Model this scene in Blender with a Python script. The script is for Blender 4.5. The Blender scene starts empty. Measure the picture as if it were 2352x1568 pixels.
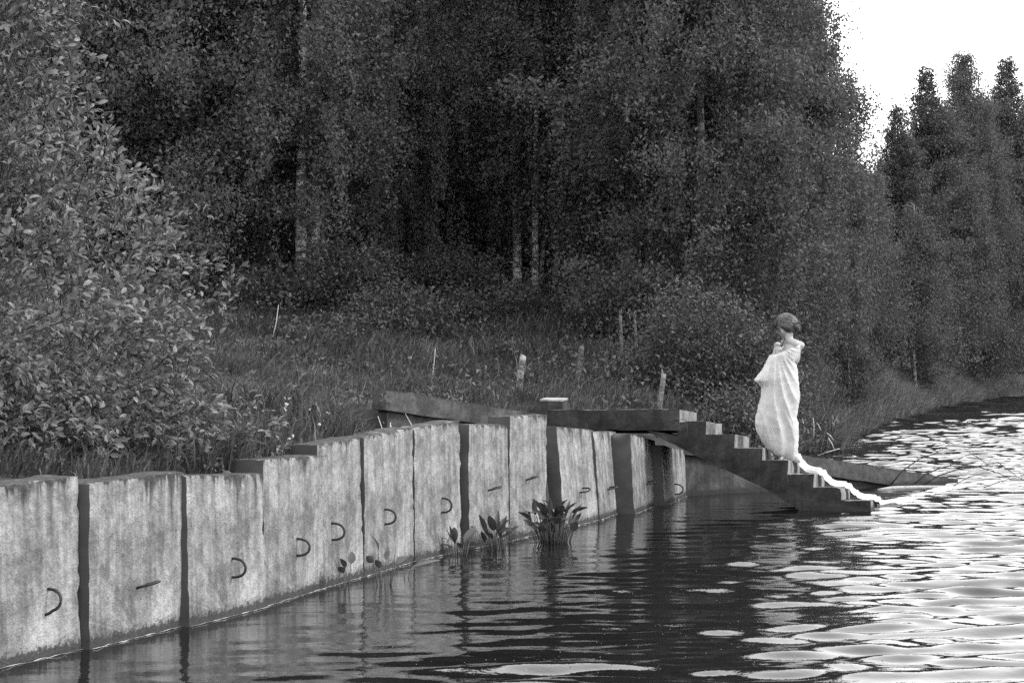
import bpy, bmesh, math, random
import numpy as np
from mathutils import Vector, Matrix, noise as mnoise

random.seed(7)
rng = np.random.default_rng(11)
scene = bpy.context.scene
C = scene.collection

# ------------------------------------------------------------------ camera, sky, sun, exposure
F, CX, HY, H = 4573.0, 1176.0, 850.0, 1.5      # focal length, centre and horizon on a 2352 px wide sheet; eye height above the water
cam_data = bpy.data.cameras.new("camera")
cam = bpy.data.objects.new("camera", cam_data); C.objects.link(cam)
cam.location = (0, 0, H); cam.rotation_euler = (math.radians(90), 0, 0)
cam_data.lens = 70.0; cam_data.sensor_width = 36.0
cam_data.shift_y = (HY - 784.0) / 2352.0
cam_data.clip_start = 0.1; cam_data.clip_end = 3000
scene.camera = cam

SUN_DIR = Vector((0.80, -0.12, 0.62)).normalized()     # towards the sun
world = bpy.data.worlds.new("World"); scene.world = world; world.use_nodes = True
wn = world.node_tree; wn.nodes.clear()
sky = wn.nodes.new("ShaderNodeTexSky"); sky.sky_type = 'NISHITA'; sky.sun_disc = False
sky.sun_elevation = math.asin(SUN_DIR.z)
sky.sun_rotation = math.atan2(SUN_DIR.x, SUN_DIR.y)
sky.dust_density = 4.0; sky.air_density = 1.0; sky.ozone_density = 1.0
bw = wn.nodes.new("ShaderNodeRGBToBW")
flat = wn.nodes.new("ShaderNodeMix"); flat.data_type = 'FLOAT'; flat.inputs[0].default_value = 0.75; flat.inputs[3].default_value = 36.0
bg = wn.nodes.new("ShaderNodeBackground"); bg.inputs[1].default_value = 0.12
wo = wn.nodes.new("ShaderNodeOutputWorld")
wn.links.new(sky.outputs[0], bw.inputs[0]); wn.links.new(bw.outputs[0], flat.inputs[2])
wn.links.new(flat.outputs[0], bg.inputs[0]); wn.links.new(bg.outputs[0], wo.inputs[0])

sun_data = bpy.data.lights.new("sun", 'SUN'); sun_data.energy = 3.6; sun_data.angle = math.radians(14)
sun = bpy.data.objects.new("sun", sun_data); C.objects.link(sun)
sun.rotation_euler = SUN_DIR.to_track_quat('Z', 'Y').to_euler(); sun.location = (30, -5, 30)

scene.view_settings.view_transform = 'Standard'; scene.view_settings.look = 'None'
scene.view_settings.exposure = 0.0; scene.view_settings.gamma = 1.0
scene.render.engine = 'CYCLES'
scene.cycles.use_denoising = False; scene.render.filter_size = 2.2
scene.cycles.max_bounces = 4; scene.cycles.diffuse_bounces = 3; scene.cycles.transmission_bounces = 2; scene.cycles.transparent_max_bounces = 4
scene.cycles.caustics_reflective = False; scene.cycles.caustics_refractive = False

# ------------------------------------------------------------------ pixel <-> place
def W(px, py, Y): return Vector(((px - CX) / F * Y, Y, H - (py - HY) / F * Y))
def onwater(px, py):
    Y = F * H / (py - HY); return Vector(((px - CX) / F * Y, Y, 0.0))

# ------------------------------------------------------------------ mesh helpers
def obj(name, mesh, mat, parent=None):
    if mat is not None and len(mesh.materials) == 0: mesh.materials.append(mat)
    o = bpy.data.objects.new(name, mesh); C.objects.link(o)
    if parent is not None: o.parent = parent
    return o
def empty(name, loc, rz=0.0):
    o = bpy.data.objects.new(name, None); C.objects.link(o); o.location = loc; o.rotation_euler = (0, 0, rz)
    o.empty_display_size = 0.2
    return o
def tag(o, label=None, cat=None, group=None, kind=None):
    if label: o["label"] = label
    if cat: o["category"] = cat
    if group: o["group"] = group
    if kind: o["kind"] = kind
    return o

def np_mesh(name, verts, faces, smooth=True):
    """verts (n,3), faces (m,k) with one k"""
    verts = np.asarray(verts, dtype=np.float32); faces = np.asarray(faces, dtype=np.int32)
    m = bpy.data.meshes.new(name); n, k = faces.shape
    m.vertices.add(len(verts)); m.vertices.foreach_set("co", verts.ravel())
    m.loops.add(n * k); m.loops.foreach_set("vertex_index", faces.ravel())
    m.polygons.add(n); m.polygons.foreach_set("loop_start", np.arange(0, n * k, k, dtype=np.int32))
    m.polygons.foreach_set("use_smooth", np.full(n, smooth, dtype=bool))
    m.update(calc_edges=True); m.validate()
    return m

class MB:
    def __init__(s): s.v = []; s.f = []
    def tube(s, pts, radii, sides=6, cap=True):
        pts = [Vector(p) for p in pts]; base = len(s.v); n = len(pts)
        up = Vector((0.13, 0.21, 0.97))
        for i, p in enumerate(pts):
            d = (pts[min(i + 1, n - 1)] - pts[max(i - 1, 0)])
            d = d.normalized() if d.length > 1e-9 else Vector((0, 0, 1))
            a = d.cross(up)
            if a.length < 1e-3: a = d.cross(Vector((1, 0, 0)))
            a.normalize(); b = d.cross(a)
            r = radii[i] if hasattr(radii, '__len__') else radii
            for k in range(sides):
                t = 2 * math.pi * k / sides
                s.v.append(p + a * (r * math.cos(t)) + b * (r * math.sin(t)))
        for i in range(n - 1):
            for k in range(sides):
                k2 = (k + 1) % sides
                s.f.append((base + i * sides + k, base + i * sides + k2, base + (i + 1) * sides + k2, base + (i + 1) * sides + k))
        if cap:
            s.f.append(tuple(base + k for k in reversed(range(sides))))
            s.f.append(tuple(base + (n - 1) * sides + k for k in range(sides)))
        return s
    def build(s, name, mat, parent=None, smooth=True, origin=None):
        m = bpy.data.meshes.new(name)
        vv = s.v if origin is None else [Vector(v) - Vector(origin) for v in s.v]
        m.from_pydata([tuple(v) for v in vv], [], s.f); m.update()
        if smooth: m.polygons.foreach_set("use_smooth", [True] * len(m.polygons))
        o = obj(name, m, mat, parent)
        if origin is not None and parent is None: o.location = origin
        return o

def hexa(name, c8, mat, parent=None, res=0.06, amp=0.006, nscale=6.0, chip=0.012, origin=(0, 0, 0), seed=0, maxn=40, big=0.0, maps=None):
    """worn concrete box: c8 = eight corners (bottom fl, fr, br, bl, then top), faces subdivided and roughened, edges chipped"""
    c = [Vector(p) for p in c8]; bm = bmesh.new()
    n1 = max(2, min(maxn, int((c[1] - c[0]).length / res))); n2 = max(2, min(maxn, int((c[3] - c[0]).length / res)))
    n3 = max(2, min(maxn, int((c[4] - c[0]).length / res)))
    def tri(a, b, w):
        lo = (c[0] * (1 - a) + c[1] * a) * (1 - b) + (c[3] * (1 - a) + c[2] * a) * b
        hi = (c[4] * (1 - a) + c[5] * a) * (1 - b) + (c[7] * (1 - a) + c[6] * a) * b
        return lo * (1 - w) + hi * w
    cen = tri(.5, .5, .5); cache = {}; off = Vector((seed * 3.7, seed * 1.3, seed * 2.1))
    def vert(i, j, k):
        key = (i, j, k)
        if key in cache: return cache[key]
        p = tri(i / n1, j / n2, k / n3)
        ext = (i in (0, n1)) + (j in (0, n2)) + (k in (0, n3))
        q = p + off
        d = mnoise.noise_vector(q * nscale) * amp + mnoise.noise_vector(q * nscale * 3.1) * amp * .5
        if big: d += mnoise.noise_vector(q * 1.7) * big
        if ext >= 2:
            dirn = Vector((0, 0, 0))
            if i in (0, n1): dirn += (tri(.5, j / n2, k / n3) - p).normalized()
            if j in (0, n2): dirn += (tri(i / n1, .5, k / n3) - p).normalized()
            if k in (0, n3): dirn += (tri(i / n1, j / n2, .5) - p).normalized()
            d += dirn * chip * (0.12 + .9 * max(0, mnoise.noise(q * 14.0)) + 1.3 * max(0, mnoise.noise(q * 4.3) - .1))
        v = bm.verts.new(p + d - Vector(origin)); cache[key] = v; return v
    def quad(a, b, cc, d):
        try: bm.faces.new((a, b, cc, d))
        except ValueError: pass
    for i in range(n1):
        for j in range(n2):
            quad(vert(i, j, 0), vert(i, j + 1, 0), vert(i + 1, j + 1, 0), vert(i + 1, j, 0))
            quad(vert(i, j, n3), vert(i + 1, j, n3), vert(i + 1, j + 1, n3), vert(i, j + 1, n3))
    for i in range(n1):
        for k in range(n3):
            quad(vert(i, 0, k), vert(i + 1, 0, k), vert(i + 1, 0, k + 1), vert(i, 0, k + 1))
            quad(vert(i, n2, k), vert(i, n2, k + 1), vert(i + 1, n2, k + 1), vert(i + 1, n2, k))
    for j in range(n2):
        for k in range(n3):
            quad(vert(0, j, k), vert(0, j, k + 1), vert(0, j + 1, k + 1), vert(0, j + 1, k))
            quad(vert(n1, j, k), vert(n1, j + 1, k), vert(n1, j + 1, k + 1), vert(n1, j, k + 1))
    bm.normal_update()
    m = bpy.data.meshes.new(name); bm.to_mesh(m); bm.free()
    m.polygons.foreach_set("use_smooth", [True] * len(m.polygons))
    m.set_sharp_from_angle(angle=math.radians(38))
    # distance below the thing's own top, for the moss that runs down from it
    ztop = max(max(p.z for p in c[4:]), -9); zs = np.empty(len(m.vertices) * 3, dtype=np.float32); m.vertices.foreach_get("co", zs)
    zz = zs.reshape(-1, 3)
    at = m.attributes.new("from_top", 'FLOAT', 'POINT')
    tl, tr = c[4].z, c[5].z; ax = np.array(c[5] - c[4])[:2]; L2 = float(ax @ ax) or 1.0
    tpar = np.clip(((zz[:, :2] + np.array(origin)[:2] - np.array(c[4])[:2]) @ ax) / L2, 0, 1)
    at.data.foreach_set("value", (tl + (tr - tl) * tpar - (zz[:, 2] + origin[2])).astype(np.float32))
    o = obj(name, m, mat, parent)
    if parent is None: o.location = origin
    return o

# ------------------------------------------------------------------ materials (the photograph is monochrome: every colour is a grey)
class NT:
    def __init__(s, name):
        s.m = bpy.data.materials.new(name); s.m.use_nodes = True; s.t = s.m.node_tree; s.t.nodes.clear()
        s.out = s.n("ShaderNodeOutputMaterial")
    def n(s, typ, **kw):
        nd = s.t.nodes.new(typ)
        for k, v in kw.items(): setattr(nd, k, v)
        return nd
    def l(s, a, b): s.t.links.new(a, b)
    def coord(s, scale=(1, 1, 1), which="Object"):
        tc = s.n("ShaderNodeTexCoord"); mp = s.n("ShaderNodeMapping"); mp.inputs[3].default_value = scale
        s.l(tc.outputs[which], mp.inputs[0]); return mp.outputs[0]
    def noise(s, vec, scale, detail=4, rough=.55):
        nd = s.n("ShaderNodeTexNoise"); nd.inputs["Scale"].default_value = scale; nd.inputs["Detail"].default_value = detail
        nd.inputs["Roughness"].default_value = rough; s.l(vec, nd.inputs["Vector"]); return nd.outputs[0]
    def ramp(s, val, lo, hi, a=0.0, b=1.0):
        nd = s.n("ShaderNodeMapRange"); nd.clamp = True
        for i, x in enumerate((lo, hi, a, b)): nd.inputs[i + 1].default_value = x
        s.l(val, nd.inputs[0]); return nd.outputs[0]
    def math(s, op, a, b=None):
        nd = s.n("ShaderNodeMath", operation=op)
        for i, x in enumerate((a, b)):
            if x is None: continue
            if isinstance(x, (int, float)): nd.inputs[i].default_value = x
            else: s.l(x, nd.inputs[i])
        return nd.outputs[0]
    def mix(s, fac, a, b):
        nd = s.n("ShaderNodeMix"); nd.data_type = 'FLOAT'
        for i, x in ((0, fac), (2, a), (3, b)):
            if isinstance(x, (int, float)): nd.inputs[i].default_value = x
            else: s.l(x, nd.inputs[i])
        return nd.outputs[0]
    def bsdf(s, col, rough=.8, spec=.3, bump=None, bstr=.3, bdist=.01, surface=True):
        p = s.n("ShaderNodeBsdfPrincipled")
        if isinstance(col, (int, float)): p.inputs["Base Color"].default_value = (col, col, col, 1)
        else:
            cc = s.n("ShaderNodeCombineColor")
            for i in range(3): s.l(col, cc.inputs[i])
            s.l(cc.outputs[0], p.inputs["Base Color"])
        if isinstance(rough, (int, float)): p.inputs["Roughness"].default_value = rough
        else: s.l(rough, p.inputs["Roughness"])
        p.inputs["Specular IOR Level"].default_value = spec
        if bump is not None:
            b = s.n("ShaderNodeBump"); b.inputs["Strength"].default_value = bstr; b.inputs["Distance"].default_value = bdist
            s.l(bump, b.inputs["Height"]); s.l(b.outputs[0], p.inputs["Normal"])
        if surface: s.l(p.outputs[0], s.out.inputs[0])
        return p

def mat_concrete(name, base=.34, var=.10, moss=1.0, tide=True, grit=1.0, streak=1.0, mosscol=.022, dripmax=.42):
    t = NT(name); v = t.coord()
    vs = t.coord((9, 9, .9)); vf = t.coord((22, 22, 1.6))
    n1 = t.noise(v, 3.0, 6, .62); n2 = t.noise(v, 26.0, 5, .7); n3 = t.noise(v, 70.0, 3, .7)
    st = t.noise(vs, 1.0, 4, .6); sf = t.noise(vf, 1.0, 3, .6)
    col = t.mix(t.ramp(n1, .30, .72), base - var, base + var * .8)
    col = t.math('MULTIPLY', col, t.ramp(sf, .36, .62, 1 - .30 * streak, 1.06))
    col = t.math('MULTIPLY', col, t.ramp(n2, .36, .62, .84, 1.06))
    n4 = t.noise(v, 5.0, 6, .72); col = t.math('MULTIPLY', col, t.ramp(n4, .40, .57, .62, 1.14)); col = t.math('MULTIPLY', col, t.ramp(st, .40, .66, 1.05, 1 - .16 * streak))
    pit = t.ramp(n3, .27, .36, 0.0, 1.0)
    col = t.math('MULTIPLY', col, t.mix(pit, .55, 1.0))
    if moss:
        at = t.n("ShaderNodeAttribute"); at.attribute_name = "from_top"
        ln = t.ramp(st, .45, .72, .012, dripmax)
        m1 = t.math('SUBTRACT', 1.0, t.ramp(t.math('DIVIDE', at.outputs["Fac"], ln), .45, 1.15))
        some = t.ramp(t.noise(v, 1.3, 2, .5), .42, .58, .25, 1.1)
        ln = t.math('MULTIPLY', ln, some)
        m1 = t.math('SUBTRACT', 1.0, t.ramp(t.math('DIVIDE', at.outputs["Fac"], ln), .45, 1.15))
        m1 = t.math('MULTIPLY', m1, t.ramp(n2, .30, .55, .55, 1.0))
        col = t.mix(t.math('MULTIPLY', m1, moss * .95), col, mosscol)
    if tide:
        sx = t.n("ShaderNodeSeparateXYZ"); gm = t.n("ShaderNodeNewGeometry"); t.l(gm.outputs["Position"], sx.inputs[0])
        lv = t.ramp(n2, .35, .65, .03, .085)
        m2 = t.math('SUBTRACT', 1.0, t.ramp(t.math('DIVIDE', sx.outputs[2], lv), .75, 1.25))
        col = t.mix(t.math('MULTIPLY', m2, .9), col, .022)
    hgt = t.math('ADD', t.math('ADD', t.math('MULTIPLY', n2, .7), t.math('MULTIPLY', n4, 1.3)), t.math('ADD', t.math('MULTIPLY', n1, .8), t.math('MULTIPLY', n3, .35)))
    t.bsdf(col, .9, .2, hgt, .9 * grit, .022)
    return t.m

def mat_plain(name, col, var=.3, scale=8, rough=.8, spec=.3, bump=.3, stretch=(1, 1, 1), bdist=.01):
    t = NT(name); v = t.coord(stretch); n = t.noise(v, scale, 5, .6)
    c = t.math('MULTIPLY', t.ramp(n, .3, .7, 1 - var, 1 + var), col)
    t.bsdf(c, rough, spec, n, bump, bdist); return t.m

def mat_leaf(name, col, rough=.42, spec=.5, trans=.25, lo=.6, hi=1.5):
    t = NT(name); g = t.n("ShaderNodeNewGeometry")
    c = t.math('MULTIPLY', t.ramp(g.outputs["Random Per Island"], 0, 1, lo, hi), col)
    p = t.bsdf(c, rough, spec, surface=False)
    tr = t.n("ShaderNodeBsdfTranslucent"); cc = t.n("ShaderNodeCombineColor")
    for i in range(3): t.l(c, cc.inputs[i])
    t.l(cc.outputs[0], tr.inputs[0])
    mx = t.n("ShaderNodeMixShader"); mx.inputs[0].default_value = trans
    t.l(p.outputs[0], mx.inputs[1]); t.l(tr.outputs[0], mx.inputs[2]); t.l(mx.outputs[0], t.out.inputs[0])
    return t.m

def mat_grass(name="grass_blade", gain=1.0):
    t = NT(name); g = t.n("ShaderNodeNewGeometry"); rnd = g.outputs["Random Per Island"]
    v = t.coord(); patch = t.noise(v, .9, 4, .6)
    c = t.math('MULTIPLY', t.ramp(rnd, 0, 1, .5 * gain, 1.5 * gain), t.ramp(patch, .30, .70, .022, .062))
    c = t.mix(t.ramp(rnd, .965, .97), c, .15)
    p = t.bsdf(c, .6, .25, surface=False)
    tr = t.n("ShaderNodeBsdfTranslucent"); cc = t.n("ShaderNodeCombineColor")
    for i in range(3): t.l(c, cc.inputs[i])
    t.l(cc.outputs[0], tr.inputs[0]); mx = t.n("ShaderNodeMixShader"); mx.inputs[0].default_value = .3
    t.l(p.outputs[0], mx.inputs[1]); t.l(tr.outputs[0], mx.inputs[2]); t.l(mx.outputs[0], t.out.inputs[0])
    return t.m

def mat_birch(name, pale=.42):
    t = NT(name); v = t.coord((6, 6, 14)); v2 = t.coord((2.2, 2.2, 3))
    n = t.noise(v, 1.0, 5, .7); n2 = t.noise(v2, 1.0, 3, .6)
    c = t.mix(t.ramp(n, .44, .56), .05, pale)
    c = t.mix(t.ramp(n2, .55, .66), c, .05)
    t.bsdf(c, .8, .2, n, .4, .01); return t.m

def mat_water():
    t = NT("water"); v = t.coord((1.0, 1.0, 1.0)); n = t.noise(v, 14.0, 3, .6)
    p = t.bsdf(.005, .02, .5, n, .10, .02)
    p.inputs["IOR"].default_value = 1.34
    return t.m

def mat_cloth():
    t = NT("white_cloth"); v = t.coord(); n = t.noise(v, 60, 3); n2 = t.noise(t.coord((7, 7, 2)), 1.0, 4)
    p = t.bsdf(t.ramp(n2, .3, .7, .47, .50), .95, .1, n, .15, .004, surface=False)
    p.inputs["Sheen Weight"].default_value = .2
    tr = t.n("ShaderNodeBsdfTranslucent"); tr.inputs[0].default_value = (.50, .50, .50, 1)
    mx = t.n("ShaderNodeMixShader"); mx.inputs[0].default_value = .32
    t.l(p.outputs[0], mx.inputs[1]); t.l(tr.outputs[0], mx.inputs[2]); t.l(mx.outputs[0], t.out.inputs[0])
    return t.m

M = dict(
    block=mat_concrete("block_concrete", .225, .075, 1.0, True, 1.0, 1.0),
    slab=mat_concrete("slab_concrete", .062, .025, .5, True, .6, .5, dripmax=.12),
    riser=mat_concrete("sunlit_riser_concrete", .18, .08, .3, True, .6, 1.0, .03, .1),
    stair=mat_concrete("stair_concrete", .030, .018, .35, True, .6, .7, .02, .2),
    joint=mat_plain("shaded_joint_face", .048, .25, 5, .85, .2, .25),
    kerb=mat_concrete("kerb_concrete", .26, .05, 0, False, .4, .3),
    iron=mat_plain("rusted_iron", .025, .4, 40, .8, .3),
    soil=mat_plain("soil", .028, .5, 3.0, .95, .1, .8, bdist=.05),
    birch=mat_birch("birch_bark", .34), birch_dim=mat_birch("old_birch_bark", .20), birch_grey=mat_birch("grey_birch_bark", .12),
    darkbark=mat_plain("dark_bark", .035, .5, 9, .9, .2, .8, (4, 4, 1)),
    leaf=mat_leaf("birch_leaf", .064, .6, .25, .35, .85, 1.18), leaf_far=mat_leaf("far_leaf", .036, .55, .3, .3, .75, 1.3), leaf_dark=mat_leaf("inner_leaf", .088, .65, .2, .45, .88, 1.12),
    bush=mat_leaf("shrub_leaf", .108, .45, .45, .35, .5, 1.5),
    under=mat_leaf("undergrowth_leaf", .042, .5, .35, .3, .7, 1.3),
    grass=mat_grass(), reedgrass=mat_grass("shore_grass_blade", 2.0),
    drygrass=mat_plain("dry_stalk", .38, .3, 20, .8),
    wplant=mat_leaf("water_plant_leaf", .045, .3, .5, .2, .6, 1.3),
    stalk=mat_plain("plant_stalk", .05, .3, 20, .6),
    flower=mat_plain("white_petal", .3, .1, 30, .8),
    water=mat_water(), cloth=mat_cloth(),
    skin=mat_plain("skin", .245, .05, 10, .5, .4, .05), hair=mat_leaf("brown_hair", .028, .35, .5, .1, .3, 2.8),
    wood=mat_plain("wet_twig", .02, .4, 20, .6), log=mat_plain("bleached_wood", .22, .35, 9, .8, .2, .5, (1, 8, 8)),
    meniscus=mat_plain("glint", .30, .3, 40, .8),
)

# ------------------------------------------------------------------ shore line and terrain
wall_pts = [(-14, -30), (-6.5, -4), (-3.6, 6.8), (-2.57, 10.0), (-2.32, 10.69), (-1.93, 11.75), (-1.57, 12.6), (-1.27, 13.8), (-1.08, 14.5), (-.77, 15.6),
            (-.42, 16.6), (0, 17.5), (.33, 18.4), (.51, 18.8), (1.17, 21.2), (1.63, 22.3), (2.06, 23.65), (2.6, 24.3)]
nat_pts = [(2.6, 24.3), (3.1, 26), (4.3, 31), (5.1, 35.4), (6.2, 37.2), (7.8, 44.8), (11, 58), (15.8, 74), (28, 112), (60, 170), (150, 230), (500, 320)]
poly = np.array(wall_pts + nat_pts[1:] + [(500, 900), (-500, 900), (-500, -30)])
def seg_dist(P, pts):
    pts = np.array(pts, float); best = np.full(len(P), 1e9)
    for a, b in zip(pts[:-1], pts[1:]):
        d = b - a; t = np.clip(((P - a) @ d) / (d @ d), 0, 1)
        best = np.minimum(best, np.hypot(*(P - (a + t[:, None] * d)).T))
    return best
def inside(P):
    r = np.zeros(len(P), bool); x, y = P[:, 0], P[:, 1]
    for a, b in zip(poly, np.roll(poly, -1, 0)):
        c = ((a[1] > y) != (b[1] > y)); 
        if a[1] != b[1]: r ^= c & (x < (b[0] - a[0]) * (y - a[1]) / (b[1] - a[1]) + a[0])
    return r
def sstep(a, b, x): t = np.clip((x - a) / (b - a), 0, 1); return t * t * (3 - 2 * t)
def hz(P):
    P = np.atleast_2d(np.array(P, float)); dw, dn = seg_dist(P, wall_pts), seg_dist(P, nat_pts); ins = inside(P)
    bump = .05 * np.sin(P[:, 0] * 1.9 + 1.3 * np.sin(P[:, 1] * .8)) + .04 * np.sin(P[:, 1] * 2.3 + P[:, 0]) 
    rise = lambda s, k: k * np.minimum(s, 5) + k * 2.2 * np.clip(s - 5, 0, 8.5) + k * .4 * np.clip(s - 13.5, 0, 25)
    lip = np.interp(P[:, 1], [9, 11, 12.2, 13.2, 14.2, 15, 16, 17, 18, 19, 22], [.86, .85, .81, .87, .95, .99, 1.01, .97, .92, .80, .78])
    zw = (lip + bump * sstep(.5, 2, dw) + rise(dw, .10) + 1.0) * sstep(.06, .20, dw) - 1.0
    zn = -.25 + 1.5 * sstep(-.4, 2.6, dn) + rise(dn, .03) + bump * .8 * sstep(1, 3, dn)
    q = P - np.array([2.09, 23.9]); tw = q @ np.array([.8425, .5387]); ow = q @ np.array([.5387, -.8425])
    kk = P[:, 0] / np.maximum(P[:, 1], 5); pit = sstep(-.088, -.068, kk) * (1 - sstep(.3, 1.0, tw)) * sstep(-.35, -.05, ow)
    zw = zw * (1 - pit) + np.minimum(zw, .74) * pit
    w = np.maximum(1 - sstep(.05, .14, P[:, 0] / np.maximum(P[:, 1], 5)), 1 - sstep(.3, 1.2, dw)); z = zw * w + zn * (1 - w)
    zo = -1.0 * w + (1 - w) * np.maximum(-.25 - .25 * dn, -1.2)
    return np.where(ins, z, np.minimum(zo, -.25))
def hz1(x, y): return float(hz([(x, y)])[0])

gx = np.concatenate([-np.geomspace(400, 14, 20)[:-1], np.arange(-14, 20, .22), np.geomspace(20, 400, 26)])
gy = np.concatenate([np.linspace(-30, 6, 10)[:-1], np.arange(6, 48, .22), np.geomspace(48, 880, 50)])
GX, GY = np.meshgrid(gx, gy); P = np.stack([GX.ravel(), GY.ravel()], 1)
Z = hz(P); nx = len(gx)
ii, jj = np.meshgrid(np.arange(len(gy) - 1), np.arange(nx - 1), indexing='ij'); b0 = (ii * nx + jj).ravel()
ground = obj("ground", np_mesh("ground", np.column_stack([P, Z]), np.column_stack([b0, b0 + 1, b0 + nx + 1, b0 + nx])), M['soil'])
tag(ground, kind="structure")

# ------------------------------------------------------------------ water: one rippled sheet
us = np.concatenate([[-6, -3, -1.5, -.9, -.6], np.array([-.45, -.38]), np.linspace(-.32, .32, 345), np.array([.38, .45]), [.6, .9, 1.5, 3, 6]])
ys = np.concatenate([[-25, -8, .5], np.geomspace(3.0, 8.0, 60)[:-1], np.geomspace(8.0, 60, 860), np.geomspace(60, 130, 110)[1:], [200, 330]])
U, YY = np.meshgrid(us, ys); XX = U * np.maximum(YY, 4.0)
def fbm_waves(x, y, bands, seed):
    """bands: wavelength, rms slope, number of wave trains, spread of their headings"""
    r = np.random.default_rng(seed); z = np.zeros_like(x)
    for lam0, slope, n, spread in bands:
        for _ in range(n):
            lam = lam0 * r.uniform(.72, 1.4); th = math.radians(95) + r.normal() * spread; k = 2 * math.pi / lam
            z += slope / k * math.sqrt(2 / n) * np.sin(k * (x * math.cos(th) + y * math.sin(th)) + r.uniform(0, 6.28))
    return z
PW = np.stack([XX.ravel(), YY.ravel()], 1)
calm = np.minimum(seg_dist(PW, wall_pts[3:] + [(3.2, 24.7)]), 8).reshape(XX.shape)
lake = sstep(.06, .20, XX / np.maximum(YY, 4)) * sstep(1.5, 4.5, calm)          # open water to the right feels the wind
gust = 1 + .22 * np.sin(XX * .8 + 1.7 * np.sin(YY * .37)) * np.sin(YY * .61 + .6) + .25 * np.sin(XX * 2.3 + YY * .9) * np.sin(YY * 1.9)
base_ = .25 + .40 * sstep(.2, 1.3, calm) + 1.25 * sstep(1.0, 2.9, calm); lake = lake * np.interp(YY, [9, 14, 20, 30], [.12, .30, .7, 1.1])
WZ = (fbm_waves(XX, YY, ((2.4, .006, 7, .4),), 5) * (base_ + .2 * lake) + fbm_waves(XX, YY, ((1.7, .045, 14, .35),), 9) * lake * sstep(28, 48, YY) + fbm_waves(XX, YY, ((3.2, .11, 18, .35),), 10) * lake * sstep(52, 64, YY) + fbm_waves(XX, YY, ((.80, .013, 12, .28),), 7) * (base_ + .5 * lake)
      + fbm_waves(XX, YY, ((.38, .052, 18, .30), (.22, .030, 18, .42)), 6) * (base_ + 1.6 * lake)) * np.clip(gust, .5, 1.5)
WZ *= np.where((np.abs(U) > .34) | (YY < 2.9) | (YY > 131), 0, 1)
n = len(us); ii, jj = np.meshgrid(np.arange(len(ys) - 1), np.arange(n - 1), indexing='ij'); b0 = (ii * n + jj).ravel()
water = obj("water", np_mesh("water", np.column_stack([XX.ravel(), YY.ravel(), WZ.ravel()]), np.column_stack([b0, b0 + 1, b0 + n + 1, b0 + n])), M['water'])
tag(water, kind="structure")

# ------------------------------------------------------------------ the wall of concrete blocks
# base-left px, base-right px (at the water), top-left y, top-right y, lean back per metre, loop (x, y, roll, reach, lift) and label
BLK = [
 ((-150, 1570), (186, 1491), 1134, 1092, .02, (107, 1377, 10, .088, .0), "concrete block nearest the camera, cut by the left edge of the picture"),
 ((207, 1491), (424, 1436), 1109, 1081, .00, (326, 1348, 86, .105, .035), "concrete block with ragged moss notch, second from the left edge"),
 ((436, 1439), (612, 1394), 1091, 1086, .02, (532, 1303, 2, .095, .0), "lowest topped concrete block, third from left, mossy band along its top"),
 ((608, 1393), (757, 1346), 1054, 1043, .01, (682, 1256, 4, .09, .0), "concrete block with a top corner above the low block, fourth from left"),
 ((735, 1353), (835, 1324), 1021, 1004, .02, (762, 1220, 0, .095, .0), "concrete block tucked behind its left neighbour, fifth from left, left of broad dark joint"),
 ((839, 1324), (951, 1289), 1004, 981, .01, (883, 1186, 3, .09, .0), "concrete block behind the tall round leaved water plants, sixth from left"),
 ((955, 1289), (1060, 1264), 983, 965, .01, (1015, 1160, 2, .085, .0), "concrete block with fine vertical streaks, seventh from left, joint sliver on its left"),
 ((1080, 1262), (1176, 1240), 973, 975, .01, (1126, 1125, 84, .10, .03), "stepped back concrete block with dark open left side, eighth from left"),
 ((1172, 1242), (1257, 1222), 955, 951, .00, (1213, 1101, 84, .09, .03), "tallest concrete block of the row, just left of the landing"),
 ((1298, 1214), (1382, 1192), 979, 987, .09, (1334, 1126, 70, .095, .01), "concrete block leaning back under the landing, behind the big leafy clump"),
 ((1380, 1194), (1430, 1174), 990, 991, .08, (1397, 1122, 82, .095, .02), "narrow concrete block right of the leaning one under the landing"),
 ((1458, 1180), (1512, 1158), 996, 1010, .05, (1486, 1109, 80, .10, .02), "concrete block with deep shaded left side beneath the stair soffit"),
 ((1527, 1162), (1577, 1139), 1022, 1032, .05, (1549, 1123, 5, .10, .0), "last concrete block at the far end beneath the stair slab"),
]
block_geo = []
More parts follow.
